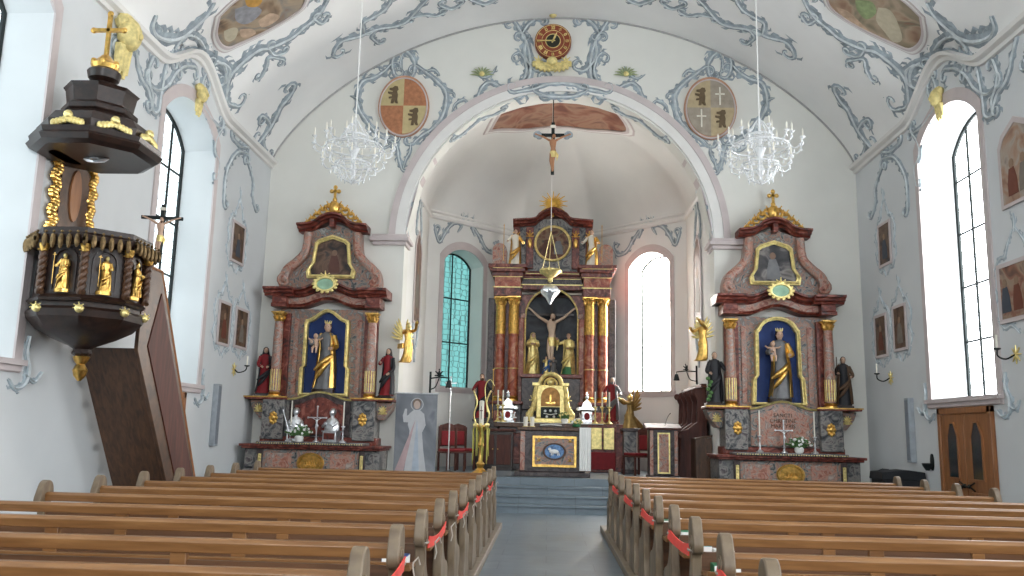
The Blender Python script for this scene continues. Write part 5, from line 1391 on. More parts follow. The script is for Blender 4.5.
for (y, z) in ((.86, 1.025), (-.03, 1.028), (-.045, 1.0), (-.05, .6), (-.05, .14)):
    for i in range(n+1):
        x = PW-.17+.24*i/n; vs.append((x, y-(.014*sin(i*1.9) if z < .95 else 0), z))
o_ = len(vs); vs += [(v[0], v[1]+.006, v[2]-.003) for v in vs]
w = n+1; fs = [(b+j*w+i, b+j*w+i+1, b+(j+1)*w+i+1, b+(j+1)*w+i) for b in (0, o_) for j in range(4) for i in range(n)]
q_ = cl.add(vs, fs).build('altar_cloth', M_WHITE, None); q_.location = (.10, 18.15, ZS); q_['label'] = 'white cloth strip hanging over the right end of the table altar'; q_['category'] = 'cloth'
def pillar_candle(loc, h, r, lab, grp):
    t = thing('pillar_candle', lab, 'candle', loc, 0, grp)
    MB().lathe([(r, 0), (r, h*.97), (r*.8, h), (r*.3, h*.985)], n=14).build('wax', M_IVORY, t); MB().tube([(0, 0, h*.98), (0, 0, h+.015)], .003, 5).build('wick', M_IRON, t)
    MB().lathe([(r*1.3, -.012), (r*1.4, .0), (r*1.3, .004)], n=14).build('saucer', M_GOLD_PALE, t)
pillar_candle((.10-.58, 18.35, ZS+1.033), .20, .045, 'left of the two short white candles on the table altar', 'short candles on the table altar')
pillar_candle((.10-.44, 18.35, ZS+1.033), .20, .045, 'right of the two short white candles on the table altar', 'short candles on the table altar')
bouquet((.10+.50, 18.35, ZS+1.035), .10, 'small yellow flower bunch on the right of the table altar', [M_GOLD_PALE, M_YELLOW_ST, M_WHITE], M_GREENCLOTH, 6, .06)
mc = thing('missal_stand', 'low dark book stand with open book on the middle of the table altar', 'book stand', (.10-.05, 18.55, ZS+1.023))
MB().box(-.26, .30, -.10, .10, 0, .03).build('stand', M_DARKWOOD, mc, bev=.005); MB().prism([(-.22, .035), (0, .05), (.24, .035), (.24, .055), (0, .07), (-.22, .055)], -.09, .09).build('open_pages', M_WHITE, mc)
# ------------------------------------------------------------------ pulpit on the left wall
PX, PYc = -5.50, 9.78
WOODP = M_DARKWOOD
def octo(r, n=8, squash=1.0, rot=pi/8): return [(r*cos(rot+2*pi*i/n), r*sin(rot+2*pi*i/n)*squash) for i in range(n)]
def stack(m, secs, n=8, rot=pi/8):
    """secs: (r, z) polygonal lathe"""
    vs = [(r*cos(rot+2*pi*i/n), r*sin(rot+2*pi*i/n), z) for r, z in secs for i in range(n)]
    k = len(secs); fs = [(j*n+i, j*n+(i+1) % n, (j+1)*n+(i+1) % n, (j+1)*n+i) for j in range(k-1) for i in range(n)]+[tuple(range(n-1, -1, -1)), tuple((k-1)*n+i for i in range(n))]
    return m.add(vs, fs)
pu = thing('pulpit', 'dark carved octagonal pulpit with small gold figures hanging on the left wall', 'pulpit', (PX, PYc, 1.99)); pu.scale = (.95, .95, .97)
m = MB(); stack(m, [(.06, .28), (.12, .33), (.10, .38), (.16, .42), (.36, .50), (.55, .60), (.66, .72), (.68, .80), (.62, .84), (.60, .95)], 8); m.build('belly', WOODP, pu, ang=25)
m = MB(); m.lathe([(.02, 0), (.07, .06), (.09, .13), (.05, .20), (.08, .24), (.10, .29), (.06, .31)], n=12); m.build('gold_pendant', M_GOLD, pu)
m = MB(); stack(m, [(.66, .90), (.68, .93), (.62, .98), (.60, 1.55), (.62, 1.58)], 8); bd = m.build('body', WOODP, pu, ang=25)
m = MB(); stack(m, [(.66, 1.56), (.74, 1.60), (.76, 1.66), (.70, 1.70), (.70, 1.76), (.60, 1.77)], 8); rm = m.build('rim', WOODP, pu, ang=25)
m = MB()
for i in range(8):
    a0, a1 = pi/8+2*pi*i/8, pi/8+2*pi*(i+1)/8
    for k in range(7):
        u = k/6; x = .775*(cos(a0)*(1-u)+cos(a1)*u); y = .775*(sin(a0)*(1-u)+sin(a1)*u); d = .03+.025*sin(pi*u)
        m.ball((x, y, 1.62-d*.8), .034, .034, .06+d*.6, 6, 5); m.ball((x*.99, y*.99, 1.69), .020, .020, .018, 6, 4)
m.build('gilt_lambrequin', solid('dull_gilding', (.20, .13, .06), .45, .7, .5, 20, .3), rm)
for i in range(8):
    a = pi/8+2*pi*i/8
    if cos(a) < -.8: continue
    cx_, cy_ = .66*cos(a), .66*sin(a)
    m = MB(); n = 22; pts = []
    m.tube([(cx_+.022*cos(k*.9), cy_+.022*sin(k*.9), .98+.50*k/n) for k in range(n+1)], .032, 7); m.tube([(cx_+.022*cos(k*.9+pi), cy_+.022*sin(k*.9+pi), .98+.50*k/n) for k in range(n+1)], .032, 7)
    tc_ = m.build('twisted_column', M_BROWNWOOD, pu, ang=70)
    m = MB(); m.lathe([(.04, 1.47), (.06, 1.53), (.065, 1.56)], (cx_, cy_, 0), 10); acanthus(m, cx_, cy_-.03, 1.48, .06, .07, 1, 4, i); m.build('gilt_capital', M_GOLD, tc_)
    m = MB(); m.ball((cx_*1.02, cy_*1.02, .80), .055, .055, .05, 8, 6); acanthus(m, cx_*1.03, cy_*1.03, .80, .08, .07, 1, 5, i); m.build('gilt_tuft', M_GOLD_PALE, tc_)
for i in range(8):
    a = pi/4+2*pi*i/8-pi/4
    ap = .60*cos(pi/8)
    if cos(a) < -.5: continue
    Mx = Matrix.Rotation(a+pi/2, 4, 'Z')
    q = MB(); q.ring([(-.15, 1.00), (.15, 1.00)]+arc(0, 1.38, .15, 0, 180, 8), [(-.125, 1.03), (.125, 1.03)]+arc(0, 1.38, .125, 0, 180, 8), -ap-.03, -ap+.02); q.xf(Mx); nf = q.build('niche_frame', M_DARKWOOD, pu)
    q = MB(); q.prism(oval(0, 0, .09, .05, 10), .99, 1.03, 'z'); q.v = [(v[0], v[1]-ap-.04, v[2]) for v in q.v]; q.xf(Mx); q.build('niche_shelf', M_GOLD, nf)
    v = Vector((ap+.045, 0, 0)); pos = Matrix.Rotation(a, 4, 'Z') @ v
    statue('small gold relief figure', (pos.x, pos.y, 1.03), .44, M_GOLD, M_GOLD, a+pi/2, arms=((-.12, -.14, .6), (.12, -.14, .6)), parent=pu, name='gold_figure', seed=30+i, hair=M_GOLD, skin=M_GOLD_PALE, staff=(-.2, .1, .95, 'cross', M_GOLD))
# back panel
bp = thing('pulpit_back_panel', 'brown panel with broad carved gilt frame on the wall between pulpit and canopy', 'panel', (XL+.01, 10.2, 3.76)); bp.scale = (1, 1.2, 1.12)
m = MB(); m.prism([(-.26, 0), (.26, 0), (.26, .80), (.16, .93), (0, .98), (-.16, .93), (-.26, .80)], 0, .06, 'x'); m.build('panel', M_BROWNWOOD, bp)
m = MB(); m.prism(oval(0, .52, .10, .30, 16), .06, .08, 'x'); m.build('raised_field', M_DOOR, bp)
m = MB(); r = random.Random(5)
for k in range(26):
    for q in (-1, 1):
        z = .02+1.0*k/25; y = q*(.34+.03*sin(k*1.3)); m.ball((.05, y, z), .05, .055+.03*r.random(), .045, 7, 5)
for k in range(11): m.ball((.05, -.30+.06*k, 1.0+.06*sin(pi*k/10)), .05, .05, .05, 7, 5)
m.build('gilt_frame', M_GOLD, bp)
# canopy
ca = thing('pulpit_canopy', 'dark octagonal sounding board with stepped crown and gilt cross above the pulpit', 'canopy', (PX+.0, PYc-.17, 4.64)); ca.scale = (.97, .97, .93)
CR = 1.05
m = MB(); stack(m, [(.50*CR, .02), (.62*CR, .0), (.70*CR, .04), (.74*CR, .10), (.70*CR, .14), (.72*CR, .20), (.60*CR, .24)], 8); m.build('sounding_board', WOODP, ca, ang=25)
m = MB(); stack(m, [(.66, .22), (.68, .32), (.60, .44), (.46, .50), (.38, .56)], 8); m.build('curved_roof', WOODP, ca, ang=25)
m = MB(); stack(m, [(.36, .50), (.44, .56), (.44, .62), (.38, .67), (.41, .86), (.44, .90), (.30, .95), (.16, 1.02)], 8); m.build('middle_tier', WOODP, ca, ang=25)
m = MB(); m.lathe([(.10, .98), (.10, 1.03), (.18, 1.08), (.20, 1.18), (.13, 1.24)], n=12); m.build('upper_knob', WOODP, ca)
m = MB(); m.lathe([(.15, 1.22), (.17, 1.28), (.10, 1.36), (.05, 1.42)], n=12); latin_cross(m, 0, 0, 1.40, .62, .022)
for k in range(6): m.ball((.14*cos(k), .14*sin(k), 1.30), .04, .04, .05, 6, 5)
m.build('gilt_cross', M_GOLD, ca)
for i in range(8):
    a = pi/4*i
    if cos(a) < -.5: continue
    m = MB(); r_ = .66*CR*cos(pi/8)+.02; cx_, cy_ = r_*cos(a), r_*sin(a); t_ = Vector((-sin(a), cos(a), 0))
    for k in range(9):
        u = (k-4)/4; p = Vector((cx_, cy_, .22))+t_*u*.17; m.ball((p.x, p.y, .24+.05*(1-abs(u))), .035, .035, .05, 7, 5)
    m.ball((cx_, cy_, .34), .055, .055, .06, 8, 6)
    m.build('gilt_ornament', M_GOLD_PALE, ca)
m = MB(); m.ball((0, 0, .0), .07, .07, .03, 8, 5)
for q in (-1, 1): m.tube([(0, 0, -.02), (q*.10, .02, .0), (q*.16, .03, .015)], [.03, .035, .01], 6)
m.build('dove', M_SILVER, ca)
MB().box(XL-PX-.01, -.3, -.3, .3, .02, .20).build('wall_mount', WOODP, ca, bev=.01)
# stair to the pulpit
st = thing('pulpit_stair', 'dark boxed wooden stair running down along the left wall from the pulpit', 'staircase', (0, 0, 0))
y0, z0, y1, z1 = 10.50, 2.45, 12.15, .0
m = MB(); m.prism([(y0, z0), (y1, z1), (y1+.25, z1), (y0+.25, z0)], XL+.17, -5.22, 'x'); m.build('underside', M_BROWNWOOD, st)
m = MB(); m.prism([(y0-.04, z0-.02), (y1-.02, z1), (y1+.42, z1), (y1+.42, z1+.70), (y0+.42, z0+1.05), (y0-.04, z0+1.05)], -5.22, -5.17, 'x'); sp = m.build('side_board', M_BROWNWOOD, st, bev=.006)
m = MB(); m.prism([(y0+.20, z0+.05), (y1+.12, z1+.18), (y1+.38, z1+.62), (y0+.46, z0+.78)], -5.175, -5.155, 'x'); m.build('panel', M_REDWOOD, sp, bev=.006)
m = MB(); m.tube([(-5.195, y0+.0, z0+1.07), (-5.195, y0+.44, z0+1.07), (-5.195, y1+.44, z1+.72), (-5.195, y1+.44, z1)], .035, 8); m.build('handrail', M_DOOR, st)
for k in range(9):
    u = (k+.5)/9; MB().box(XL+.17, -5.22, y0+.25+(y1-y0)*u-.02, y0+.25+(y1-y0)*u+.20, z0+(z1-z0)*u+.0, z0+(z1-z0)*u+.05).build('tread', M_BROWNWOOD, st)
# crucifix on an arm fixed to the pulpit
cf = thing('pulpit_crucifix', 'black wall crucifix with pale figure on a bracket beside the pulpit', 'crucifix', (-5.42, 11.30, 4.30), radians(10))
christ(cf, .54, M_IRON, M_SKIN, c0=(0, 0, .05), cloth=M_GOLD_PALE)
m = MB(); m.tube([(-.02, .03, -.45), (-.2, .0, -.6), (-.30, -.50, -.55), (-.20, -.95, -.5)], .014, 6); m.build('bracket', M_IRON, cf)
# ------------------------------------------------------------------ chandeliers
M_CRYS = solid('clear_white_crystal', (.88, .89, .90), .12, 0, .04, 5, 0, .8)
M_CRYS.node_tree.nodes['Principled BSDF'].inputs['Alpha'].default_value = .62
def chandelier(loc, lab, ztop):
    t = thing('chandelier', lab, 'chandelier', loc, 0, 'crystal chandeliers')
    MB().tube([(0, 0, .55), (0, 0, ztop)], .010, 6).build('cord', M_WHITE, t)
    MB().lathe([(.01, -.50), (.05, -.46), (.02, -.40), (.07, -.30), (.03, -.20), (.05, -.05), (.09, .05), (.03, .12), (.06, .25), (.02, .35), (.03, .5), (.01, .56)], n=12).build('stem', M_CRYS, t)
    for R, z, k, nm in ((.43, .08, 12, 'ring'), (.27, -.20, 8, 'ring'), (.20, .24, 6, 'ring')):
        rg = MB().torus((0, 0, z), R, .016, 36, 6)
        for i in range(4): rg.tube([(0, 0, z), (R*cos(pi/2*i), R*sin(pi/2*i), z)], .008, 5)
        rg.build(nm, M_CRYS, t)
        for i in range(k):
            a = 2*pi*i/k+z*7; ca_, sa_ = cos(a), sin(a); R2 = R+.20
            m = MB(); m.tube(catmull([(R*ca_, R*sa_, z), ((R+.07)*ca_, (R+.07)*sa_, z-.09), ((R+.16)*ca_, (R+.16)*sa_, z-.06), (R2*ca_, R2*sa_, z+.05)], 3), .009, 5)
            m.lathe([(.008, z+.03), (.038, z+.055), (.040, z+.065), (.012, z+.07)], (R2*ca_, R2*sa_, 0), 8)
            for j, (rr, zz) in enumerate(((R+.07, z-.12), (R2, z+.0), (R, z-.05))): m.ball((rr*ca_, rr*sa_, zz-.02), .013, .013, .030, 5, 4)
            ar = m.build('arm', M_CRYS, t)
            MB().lathe([(.012, z+.07), (.012, z+.15), (.014, z+.16), (.002, z+.20)], (R2*ca_, R2*sa_, 0), 6).build('candle', M_IVORY, ar)
        # swags of drops
        m = MB()
        m.torus((0, 0, z-.05), R+.02, .006, 32, 4)
        for i in range(k*3):
            a = 2*pi*i/(k*3); sag = .06*abs(sin(a*k/2)); m.tube([((R+.02)*cos(a), (R+.02)*sin(a), z-.045), ((R+.02)*cos(a), (R+.02)*sin(a), z-.05-sag)], .004, 4)
        m.build('bead_swag', M_CRYS, t)
    m = MB()
    for i in range(10):
        a = 2*pi*i/10; m.tube([(.04*cos(a), .04*sin(a), .50), (.20*cos(a), .20*sin(a), .26)], .007, 4); m.tube([(.27*cos(a), .27*sin(a), -.22), (.18*cos(a), .18*sin(a), -.42), (.03*cos(a), .03*sin(a), -.50)], .008, 4)
        m.ball((.18*cos(a), .18*sin(a), -.45), .014, .014, .03, 5, 4)
    m.torus((0, 0, .26), .20, .005, 20, 4); m.torus((0, 0, -.42), .18, .005, 20, 4); m.tube([(0, 0, -.5), (0, 0, .5)], .006, 4); m.tube([(-.19, 0, .26), (.19, 0, .26)], .004, 4); m.build('crystal_strands', M_CRYS, t)
    return t
for px, nm in ((354, 'left'), (760, 'right')):
    p = atY(px, 152, 12.5); chandelier((p.x, p.y, p.z), 'white crystal chandelier hanging on a long cord on the %s side of the nave' % nm, vz(p.x, p.y)-p.z)
# ------------------------------------------------------------------ clock, medallions
ck = thing('wall_clock', 'round red clock with gold roman hour ring above the chancel arch', 'clock', tuple(atY(553, 42, YA-.10)))
R_ = .40
MB().prism(oval(0, 0, R_, R_, 48), -.05, .08).build('dial', solid('red_brown_dial', (.24, .05, .02), .5), ck)
MB().prism(oval(0, 0, .15, .15, 32), -.06, -.05).build('dark_centre', solid('dial_black', (.02, .02, .01), .4), ck)
m = MB(); RX = Matrix.Rotation(pi/2, 4, 'X')
m.torus((0, -.055, 0), .16, .010, 40, 5, RX); m.torus((0, -.055, 0), .245, .006, 40, 5, RX); m.torus((0, -.055, 0), .375, .006, 40, 5, RX); m.build('gold_ring', M_GOLD_PALE, ck)
NUM = ['XII', 'I', 'II', 'III', 'IV', 'V', 'VI', 'VII', 'VIII', 'IX', 'X', 'XI']
for k, s in enumerate(NUM):
    m = MB()
    a = pi/2-2*pi*k/12; c = Vector((cos(a), 0, sin(a))); tn = Vector((sin(a), 0, -cos(a))); wdt = {'I': .022, 'V': .042, 'X': .042}; tot = sum(wdt[ch] for ch in s); x = -tot/2
    def st_(p0, p1):
        P0 = c*(.31+p0[1])+tn*p0[0]; P1 = c*(.31+p1[1])+tn*p1[0]; m.tube([(P0.x, -.056, P0.z), (P1.x, -.056, P1.z)], .006, 4)
    for ch in s:
        w = wdt[ch]; h_ = .042
        if ch == 'I': st_((x+w/2, -h_), (x+w/2, h_))
        if ch == 'V': st_((x+.006, h_), (x+w/2, -h_)); st_((x+w-.006, h_), (x+w/2, -h_))
        if ch == 'X': st_((x+.006, h_), (x+w-.006, -h_)); st_((x+w-.006, h_), (x+.006, -h_))
        x += w
    m.torus((c.x*.31, -.053, c.z*.31), .03, .003, 8, 4, RX); m.build('numeral', M_GOLD_PALE, ck)
for nm, a, l, w in (('minute_hand', radians(180), .30, .012), ('hour_hand', radians(66), .21, .018)):
    m = MB(); m.tube([(-.05*cos(a), -.075, -.05*sin(a)), (l*.6*cos(a), -.075, l*.6*sin(a)), (l*cos(a), -.075, l*sin(a))], [w, w*1.3, w*.4], 6); m.ball((0, -.075, 0), .03, .02, .03, 8, 6); m.build(nm, M_GOLD_PALE, ck)
# gilt shell and head above and below the clock
p = atY(553, 14, YA-.05); t = thing('cherub_ornament', 'pale gold cherub head with small wings above the clock', 'ornament', tuple(p)); m = MB(); m.ball((0, -.08, 0), .11, .09, .13, 10, 8); m.ball((0, -.17, -.01), .02, .02, .03, 6, 4); m.build('head', M_YELLOW_ST, t)
for q in (-1, 1):
    m = MB()
    for k in range(4): m.tube([(q*.08, -.06, -.04+.04*k), (q*(.30-.03*k), -.05, .05+.04*k)], [.03, .01], 5)
    m.build('wing', M_YELLOW_ST, t)
p = atY(552, 66, YA-.05); t = thing('gilt_shell', 'pale gold spreading shell and leaf ornament below the clock', 'ornament', tuple(p)); m = MB()
for k in range(11):
    a = radians(200+14*k); L_ = .30+.12*abs(cos(a)); m.tube([(.06*cos(a), -.05, .05+.06*sin(a)), (L_*cos(a)*1.1, -.07, .12+L_*sin(a)*.8)], [.03, .055], 6)
m.ball((0, -.09, .08), .12, .07, .10, 10, 8); acanthus(m, -.30, -.08, .05, .12, .14, 1, 5, 3); acanthus(m, .30, -.08, .05, .12, .14, 1, 5, 4); m.build('shell', M_YELLOW_ST, t)
for q, (px, py) in enumerate(((482, 76), (626, 76))):
    p = atY(px, py, YA-.03); t = thing('palm_sprig', 'green and yellow leafy sprig on the %s scroll over the arch' % ('left' if q == 0 else 'right'), 'ornament', tuple(p), 0, 'sprigs over the arch'); m = MB()
    for k in range(9):
        a = radians(10+20*k); m.tube([(0, 0, 0), (.16*cos(a), -.03, .16*sin(a)), (.28*cos(a), -.01, .24*sin(a)-.02)], [.012, .022, .004], 5)
    m.build('leaves', solid('faded_green_leaf', (.33, .38, .20), .7), t); MB().ball((0, -.03, .04), .06, .04, .06, 8, 6).build('bud', M_YELLOW_ST, t)
# coats of arms
def arms_medal(px, py, lab, A_, B_, bears, crosses, bear_m):
    p = atY(px, py, YA-.02); t = thing('coat_of_arms', lab, 'coat of arms', (p.x, YA-.055, p.z)); rx, rz = .50, .64
    MB().prism(oval(0, 0, rx*1.12, rz*1.10, 40), -.03, .05).build('rim', solid('orange_pink_rim', (.50, .27, .17), .8), t)
    m = MB(); m.torus((0, -.035, 0), 1, .03, 48, 6); m.v = [(v[0]*rx*1.04, -.035+v[2]*.8, v[1]*rz*1.03) for v in m.v]; m.build('moulding', M_MAUVE, t)
    for i, (a0, mm) in enumerate(((0, B_), (90, A_), (180, B_), (270, A_))):
        MB().prism([(0, 0)]+[(rx*cos(radians(a0+9*k)), rz*sin(radians(a0+9*k))) for k in range(11)], -.045-.0005*i, .04).build('quarter', mm, t)
    dk = bear_m
    for (x, z) in bears:
        m = MB(); y = -.05
        O = [(-.06, -.20), (.00, -.20), (.01, -.13), (.05, -.20), (.10, -.20), (.08, -.12), (.09, .0), (.07, .08), (.10, .12), (.08, .19), (.02, .20), (-.03, .16), (-.10, .15), (-.10, .11), (-.02, .09), (-.03, .06), (-.13, .07), (-.13, .03), (-.04, .0), (-.04, -.04), (-.11, -.05), (-.11, -.09), (-.04, -.08), (-.05, -.13)]
        m.prism([(x+a, z+b) for a, b in O], y-.012, y+.01); m.build('bear', dk, t)
    for (x, z) in crosses:
        m = MB(); m.box(x-.015, x+.015, -.06, -.04, z-.20, z+.20); m.box(x-.10, x+.10, -.06, -.04, z+.03, z+.06); m.build('cross', M_IVORY, t)
M_OCH = solid('faded_ochre', (.52, .42, .22), .8, 0, .08); M_RST = solid('faded_brick_red', (.42, .18, .09), .8, 0, .2, 14); M_TAN = solid('faded_tan', (.46, .36, .22), .8, 0, .1); M_GRY = solid('faded_grey_brown', (.34, .29, .23), .8, 0, .15)
BEAR = solid('dark_brown_paint', (.13, .09, .05), .8)
arms_medal(404, 107, 'oval coat of arms with red and ochre quarters, left of the clock', M_OCH, M_RST, [(-.22, .25), (.24, -.25)], [], BEAR)
arms_medal(710, 109, 'oval tan coat of arms with bears and white crosses, right of the clock', M_TAN, M_GRY, [(-.20, .25), (.22, -.25)], [(.20, .26), (-.20, -.24)], BEAR)
# ------------------------------------------------------------------ ceiling paintings
def outl(P, k=4): 
    Q = catmull([(a, b, 0) for a, b in P+[P[0]]], k); return [(q.x, q.y) for q in Q[:-1]]
def from_px(P, f=S_V):
    return [(lambda q: (q.x, q.y))(f(*p)[0]) for p in P]
FR1 = painting('earthy_fresco', [(.10, .06, .035), (.26, .17, .10), (.36, .27, .18), (.22, .19, .16), (.20, .11, .06)], 1.6, 3)
FR2 = painting('rosy_fresco', [(.20, .10, .07), (.32, .20, .13), (.40, .30, .21), (.20, .17, .11), (.22, .10, .07)], 1.4, 8)
pl = [(221, 14), (218, 30), (221, 41), (229, 45), (241, 41), (255, 34), (272, 26), (290, 15), (303, 4)]
A = from_px(pl); cxl = sum(a[0] for a in A)/len(A)
# the far half mirrors the visible half
_mx, _my = (A[0][0]+A[-1][0])/2, (A[0][1]+A[-1][1])/2
A = A+[(2*_mx-a[0], 2*_my-a[1]) for a in A[1:-1]]
t1, c1 = fresco('ceiling_fresco', outl(A), vz, FR1, 'lobed ceiling fresco in brown and grey tones, left side of the vault', None, 'vault frescoes')
B = [(2*XC-a[0], a[1]) for a in A]
t2, c2 = fresco('ceiling_fresco', outl(B), vz, FR2, 'lobed ceiling fresco in rosy and green tones, right side of the vault', None, 'vault frescoes')
def blob(par, P, f, off, mt, nm='painted_figure'):
    Q = [f(*p)[0] for p in P]; Q = catmull(Q+[Q[0]], 3)[:-1]; fn = vz if f is S_V else cz
    c = sum((q for q in Q), Vector((0, 0, 0)))/len(Q)
    vs = [(q.x, q.y, fn(q.x, q.y)-off) for q in Q]+[(c.x, c.y, fn(c.x, c.y)-off)]; n = len(Q)
    MB().add(vs, [(i, (i+1) % n, n) for i in range(n)]).build(nm, mt, par, ang=60)
blob(c1, [(224, 30), (232, 26), (238, 28), (236, 36), (230, 40), (225, 38)], S_V, .016, solid('fresco_cream', (.50, .44, .32), .8, 0, .1))
blob(c1, [(235, 8), (250, 4), (262, 8), (255, 18), (245, 22), (236, 18)], S_V, .016, solid('fresco_slate', (.28, .28, .30), .8, 0, .2))
blob(c1, [(240, 28), (252, 26), (256, 32), (247, 35), (241, 34)], S_V, .018, solid('fresco_flesh', (.48, .34, .24), .8, 0, .2))
blob(c1, [(258, 20), (270, 12), (280, 15), (272, 22), (262, 25)], S_V, .018, solid('fresco_flesh', (.48, .34, .24), .8, 0, .2))
blob(c1, [(245, -2), (262, -3), (258, 4), (248, 4)], S_V, .019, solid('fresco_orange', (.52, .28, .06), .8, 0, .2))
blob(c2, [(878, 5), (890, 8), (898, 22), (902, 38), (893, 40), (884, 30), (876, 18)], S_V, .016, solid('fresco_cream', (.50, .44, .32), .8, 0, .1))
blob(c2, [(855, -2), (872, 0), (876, 12), (866, 18), (857, 8)], S_V, .017, solid('fresco_green', (.26, .32, .16), .8, 0, .2))
blob(c2, [(836, 6), (848, 10), (862, 22), (870, 30), (858, 26), (842, 14)], S_V, .018, solid('fresco_flesh', (.48, .34, .24), .8, 0, .2))
C_ = [(478, 129), (500, 119), (522, 113), (551, 111), (580, 113), (602, 119), (624, 129), (590, 131), (551, 132), (512, 131)]
A = from_px(C_, S_C)
t3, c3 = fresco('chancel_fresco', outl([(XC-1.7, 20.6), (XC-1.3, 19.6), (XC-.5, 18.9), (XC+.5, 18.9), (XC+1.3, 19.6), (XC+1.7, 20.6), (XC+1.0, 21.1), (XC, 21.2), (XC-1.0, 21.1)]), cz, painting('dark_red_fresco', [(.16, .05, .03), (.26, .10, .06), (.36, .20, .13), (.20, .09, .06)], 1.5, 6), 'red-brown ceiling fresco with mauve border on the chancel vault', None)
# ------------------------------------------------------------------ wall paintings (stations) with painted frames
ST = [0]
def wall_picture(sgn, P, lab, grp, cols, seed, arch=False, fw=.05, orn=True, cat='painting', crown=1.0, figs=1, size=None):
    """P: four pixel corners tl tr br bl"""
    X = XL if sgn < 0 else XR
    Q = [atX(*p, X) for p in P]; ys = [q.y for q in Q]; zs = [q.z for q in Q]
    yc = sum(ys)/4; z0 = (zs[2]+zs[3])/2; z1 = (zs[0]+zs[1])/2; hw = (abs(ys[0]-ys[1])+abs(ys[2]-ys[3]))/4
    if size: hw, = size
    t = thing('wall_painting', lab, cat, (X-sgn*.012, yc, z0), -sgn*pi/2 if False else (pi/2 if sgn < 0 else -pi/2), grp)
    h = z1-z0
    o = [(-hw, 0), (hw, 0), (hw, h)]+([(hw*.75, h+.18*hw*2), (0, h+.36*hw*2), (-hw*.75, h+.18*hw*2)] if arch else [])+[(-hw, h)]
    c = MB().prism(o, -.012, .0).build('canvas', painting('oil_%d' % seed, cols, 3.2, seed), t)
    k = 1+fw/hw; o2 = [(x*k, (z-h/2)*(1+2*fw/h)+h/2) for x, z in o]
    MB().ring(o2, o, -.022, .004).build('frame', M_MAUVE, t)
    for i in range(figs):
        x = (i-(figs-1)/2)*hw*.7; figure_in_picture(c, x, -.014, h*.12, h*1.45, [M_RSTD, M_DIMW, M_DIMB][(seed+i) % 3], M_DIMF)
    if orn:
        e = Orn(); f = lambda a, b: (Vector((X, yc+(a if sgn < 0 else -a), z0+b)), Vector((-sgn, 0, 0)))
        W = hw+.16; 
        for s in (-1, 1):
            for pts, w in (([(s*W, .02), (s*(W+.07), h*.25), (s*(W-.01), h*.5), (s*(W+.07), h*.78), (s*W, h+.04)], .045), ([(s*W, h+.02), (s*(W*.75), h+.15), (s*W*.5, h+.16), (s*W*.35, h+.30*crown), (s*.04, h+.50*crown)], .045),
                           ([(s*W, 0), (s*W*.7, -.12), (s*W*.4, -.10), (s*.03, -.24)], .045)):
                A = [f(*p) for p in pts]; e.ribbon([a[0] for a in A], [a[1] for a in A], w, h=.015, seed=seed+3, mirror=False, lw=1.8)
        A = [f(0, h+.45*crown), f(.01, h+.6*crown), f(0, h+.72*crown)]; e.ribbon([a[0] for a in A], [a[1] for a in A], .05, h=.015, seed=1, mirror=False, lw=1.2)
        orn_build(e, M_STUCCO_FAINT)
    return t
M_RSTD = solid('dim_red_paint', (.16, .05, .03), .7); M_DIMW = solid('dim_grey_paint', (.20, .17, .14), .7); M_DIMB = solid('dim_blue_paint', (.06, .07, .09), .7); M_DIMF = solid('dim_flesh_paint', (.28, .18, .12), .7)
SC = [(.03, .02, .015), (.10, .05, .03), (.16, .10, .06), (.06, .04, .035)]
wall_picture(-1, [(232, 224), (243, 226), (242, 262), (231, 261)], 'single upright dark painting, topmost of the three on the left wall near the side altar', 'left wall paintings', SC, 11)
wall_picture(-1, [(219, 303), (229, 305), (227, 344), (217, 342)], 'lower dark painting nearer the window of the pair on the left wall', 'left wall paintings', SC, 12, crown=.8)
wall_picture(-1, [(236, 310), (246.6, 312), (245, 347), (234, 346)], 'lower dark painting nearer the side altar of the pair on the left wall', 'left wall paintings', SC, 13, crown=.8)
wall_picture(1, [(880, 226), (890.6, 223), (891, 262), (881, 265)], 'single upright dark painting, topmost of the three on the right wall near the side altar', 'right wall paintings', SC, 14)
wall_picture(1, [(876, 318), (886, 316), (888, 354), (878, 356)], 'lower dark painting nearer the side altar of the pair on the right wall', 'right wall paintings', SC, 15, crown=.8)
wall_picture(1, [(894, 309), (905, 306), (908, 347), (897, 349)], 'lower painting with a red figure nearer the window of the pair on the right wall', 'right wall paintings', SC, 16, crown=.8)
wall_picture(1, [(1001, 268), (1036, 258), (1037, 312), (1004, 320)], 'wide red-toned painting of several figures right of the tall right window', None, [(.12, .06, .04), (.26, .11, .07), (.34, .24, .17), (.16, .10, .08)], 17, figs=3, fw=.06)
wall_picture(1, [(1003, 150), (1036, 132), (1037, 192), (1004, 206)], 'faded brown arch-topped wall painting high up right of the right window', None, [(.26, .14, .09), (.36, .22, .15), (.38, .32, .26), (.26, .2, .17)], 18, arch=True, orn=False, figs=2)
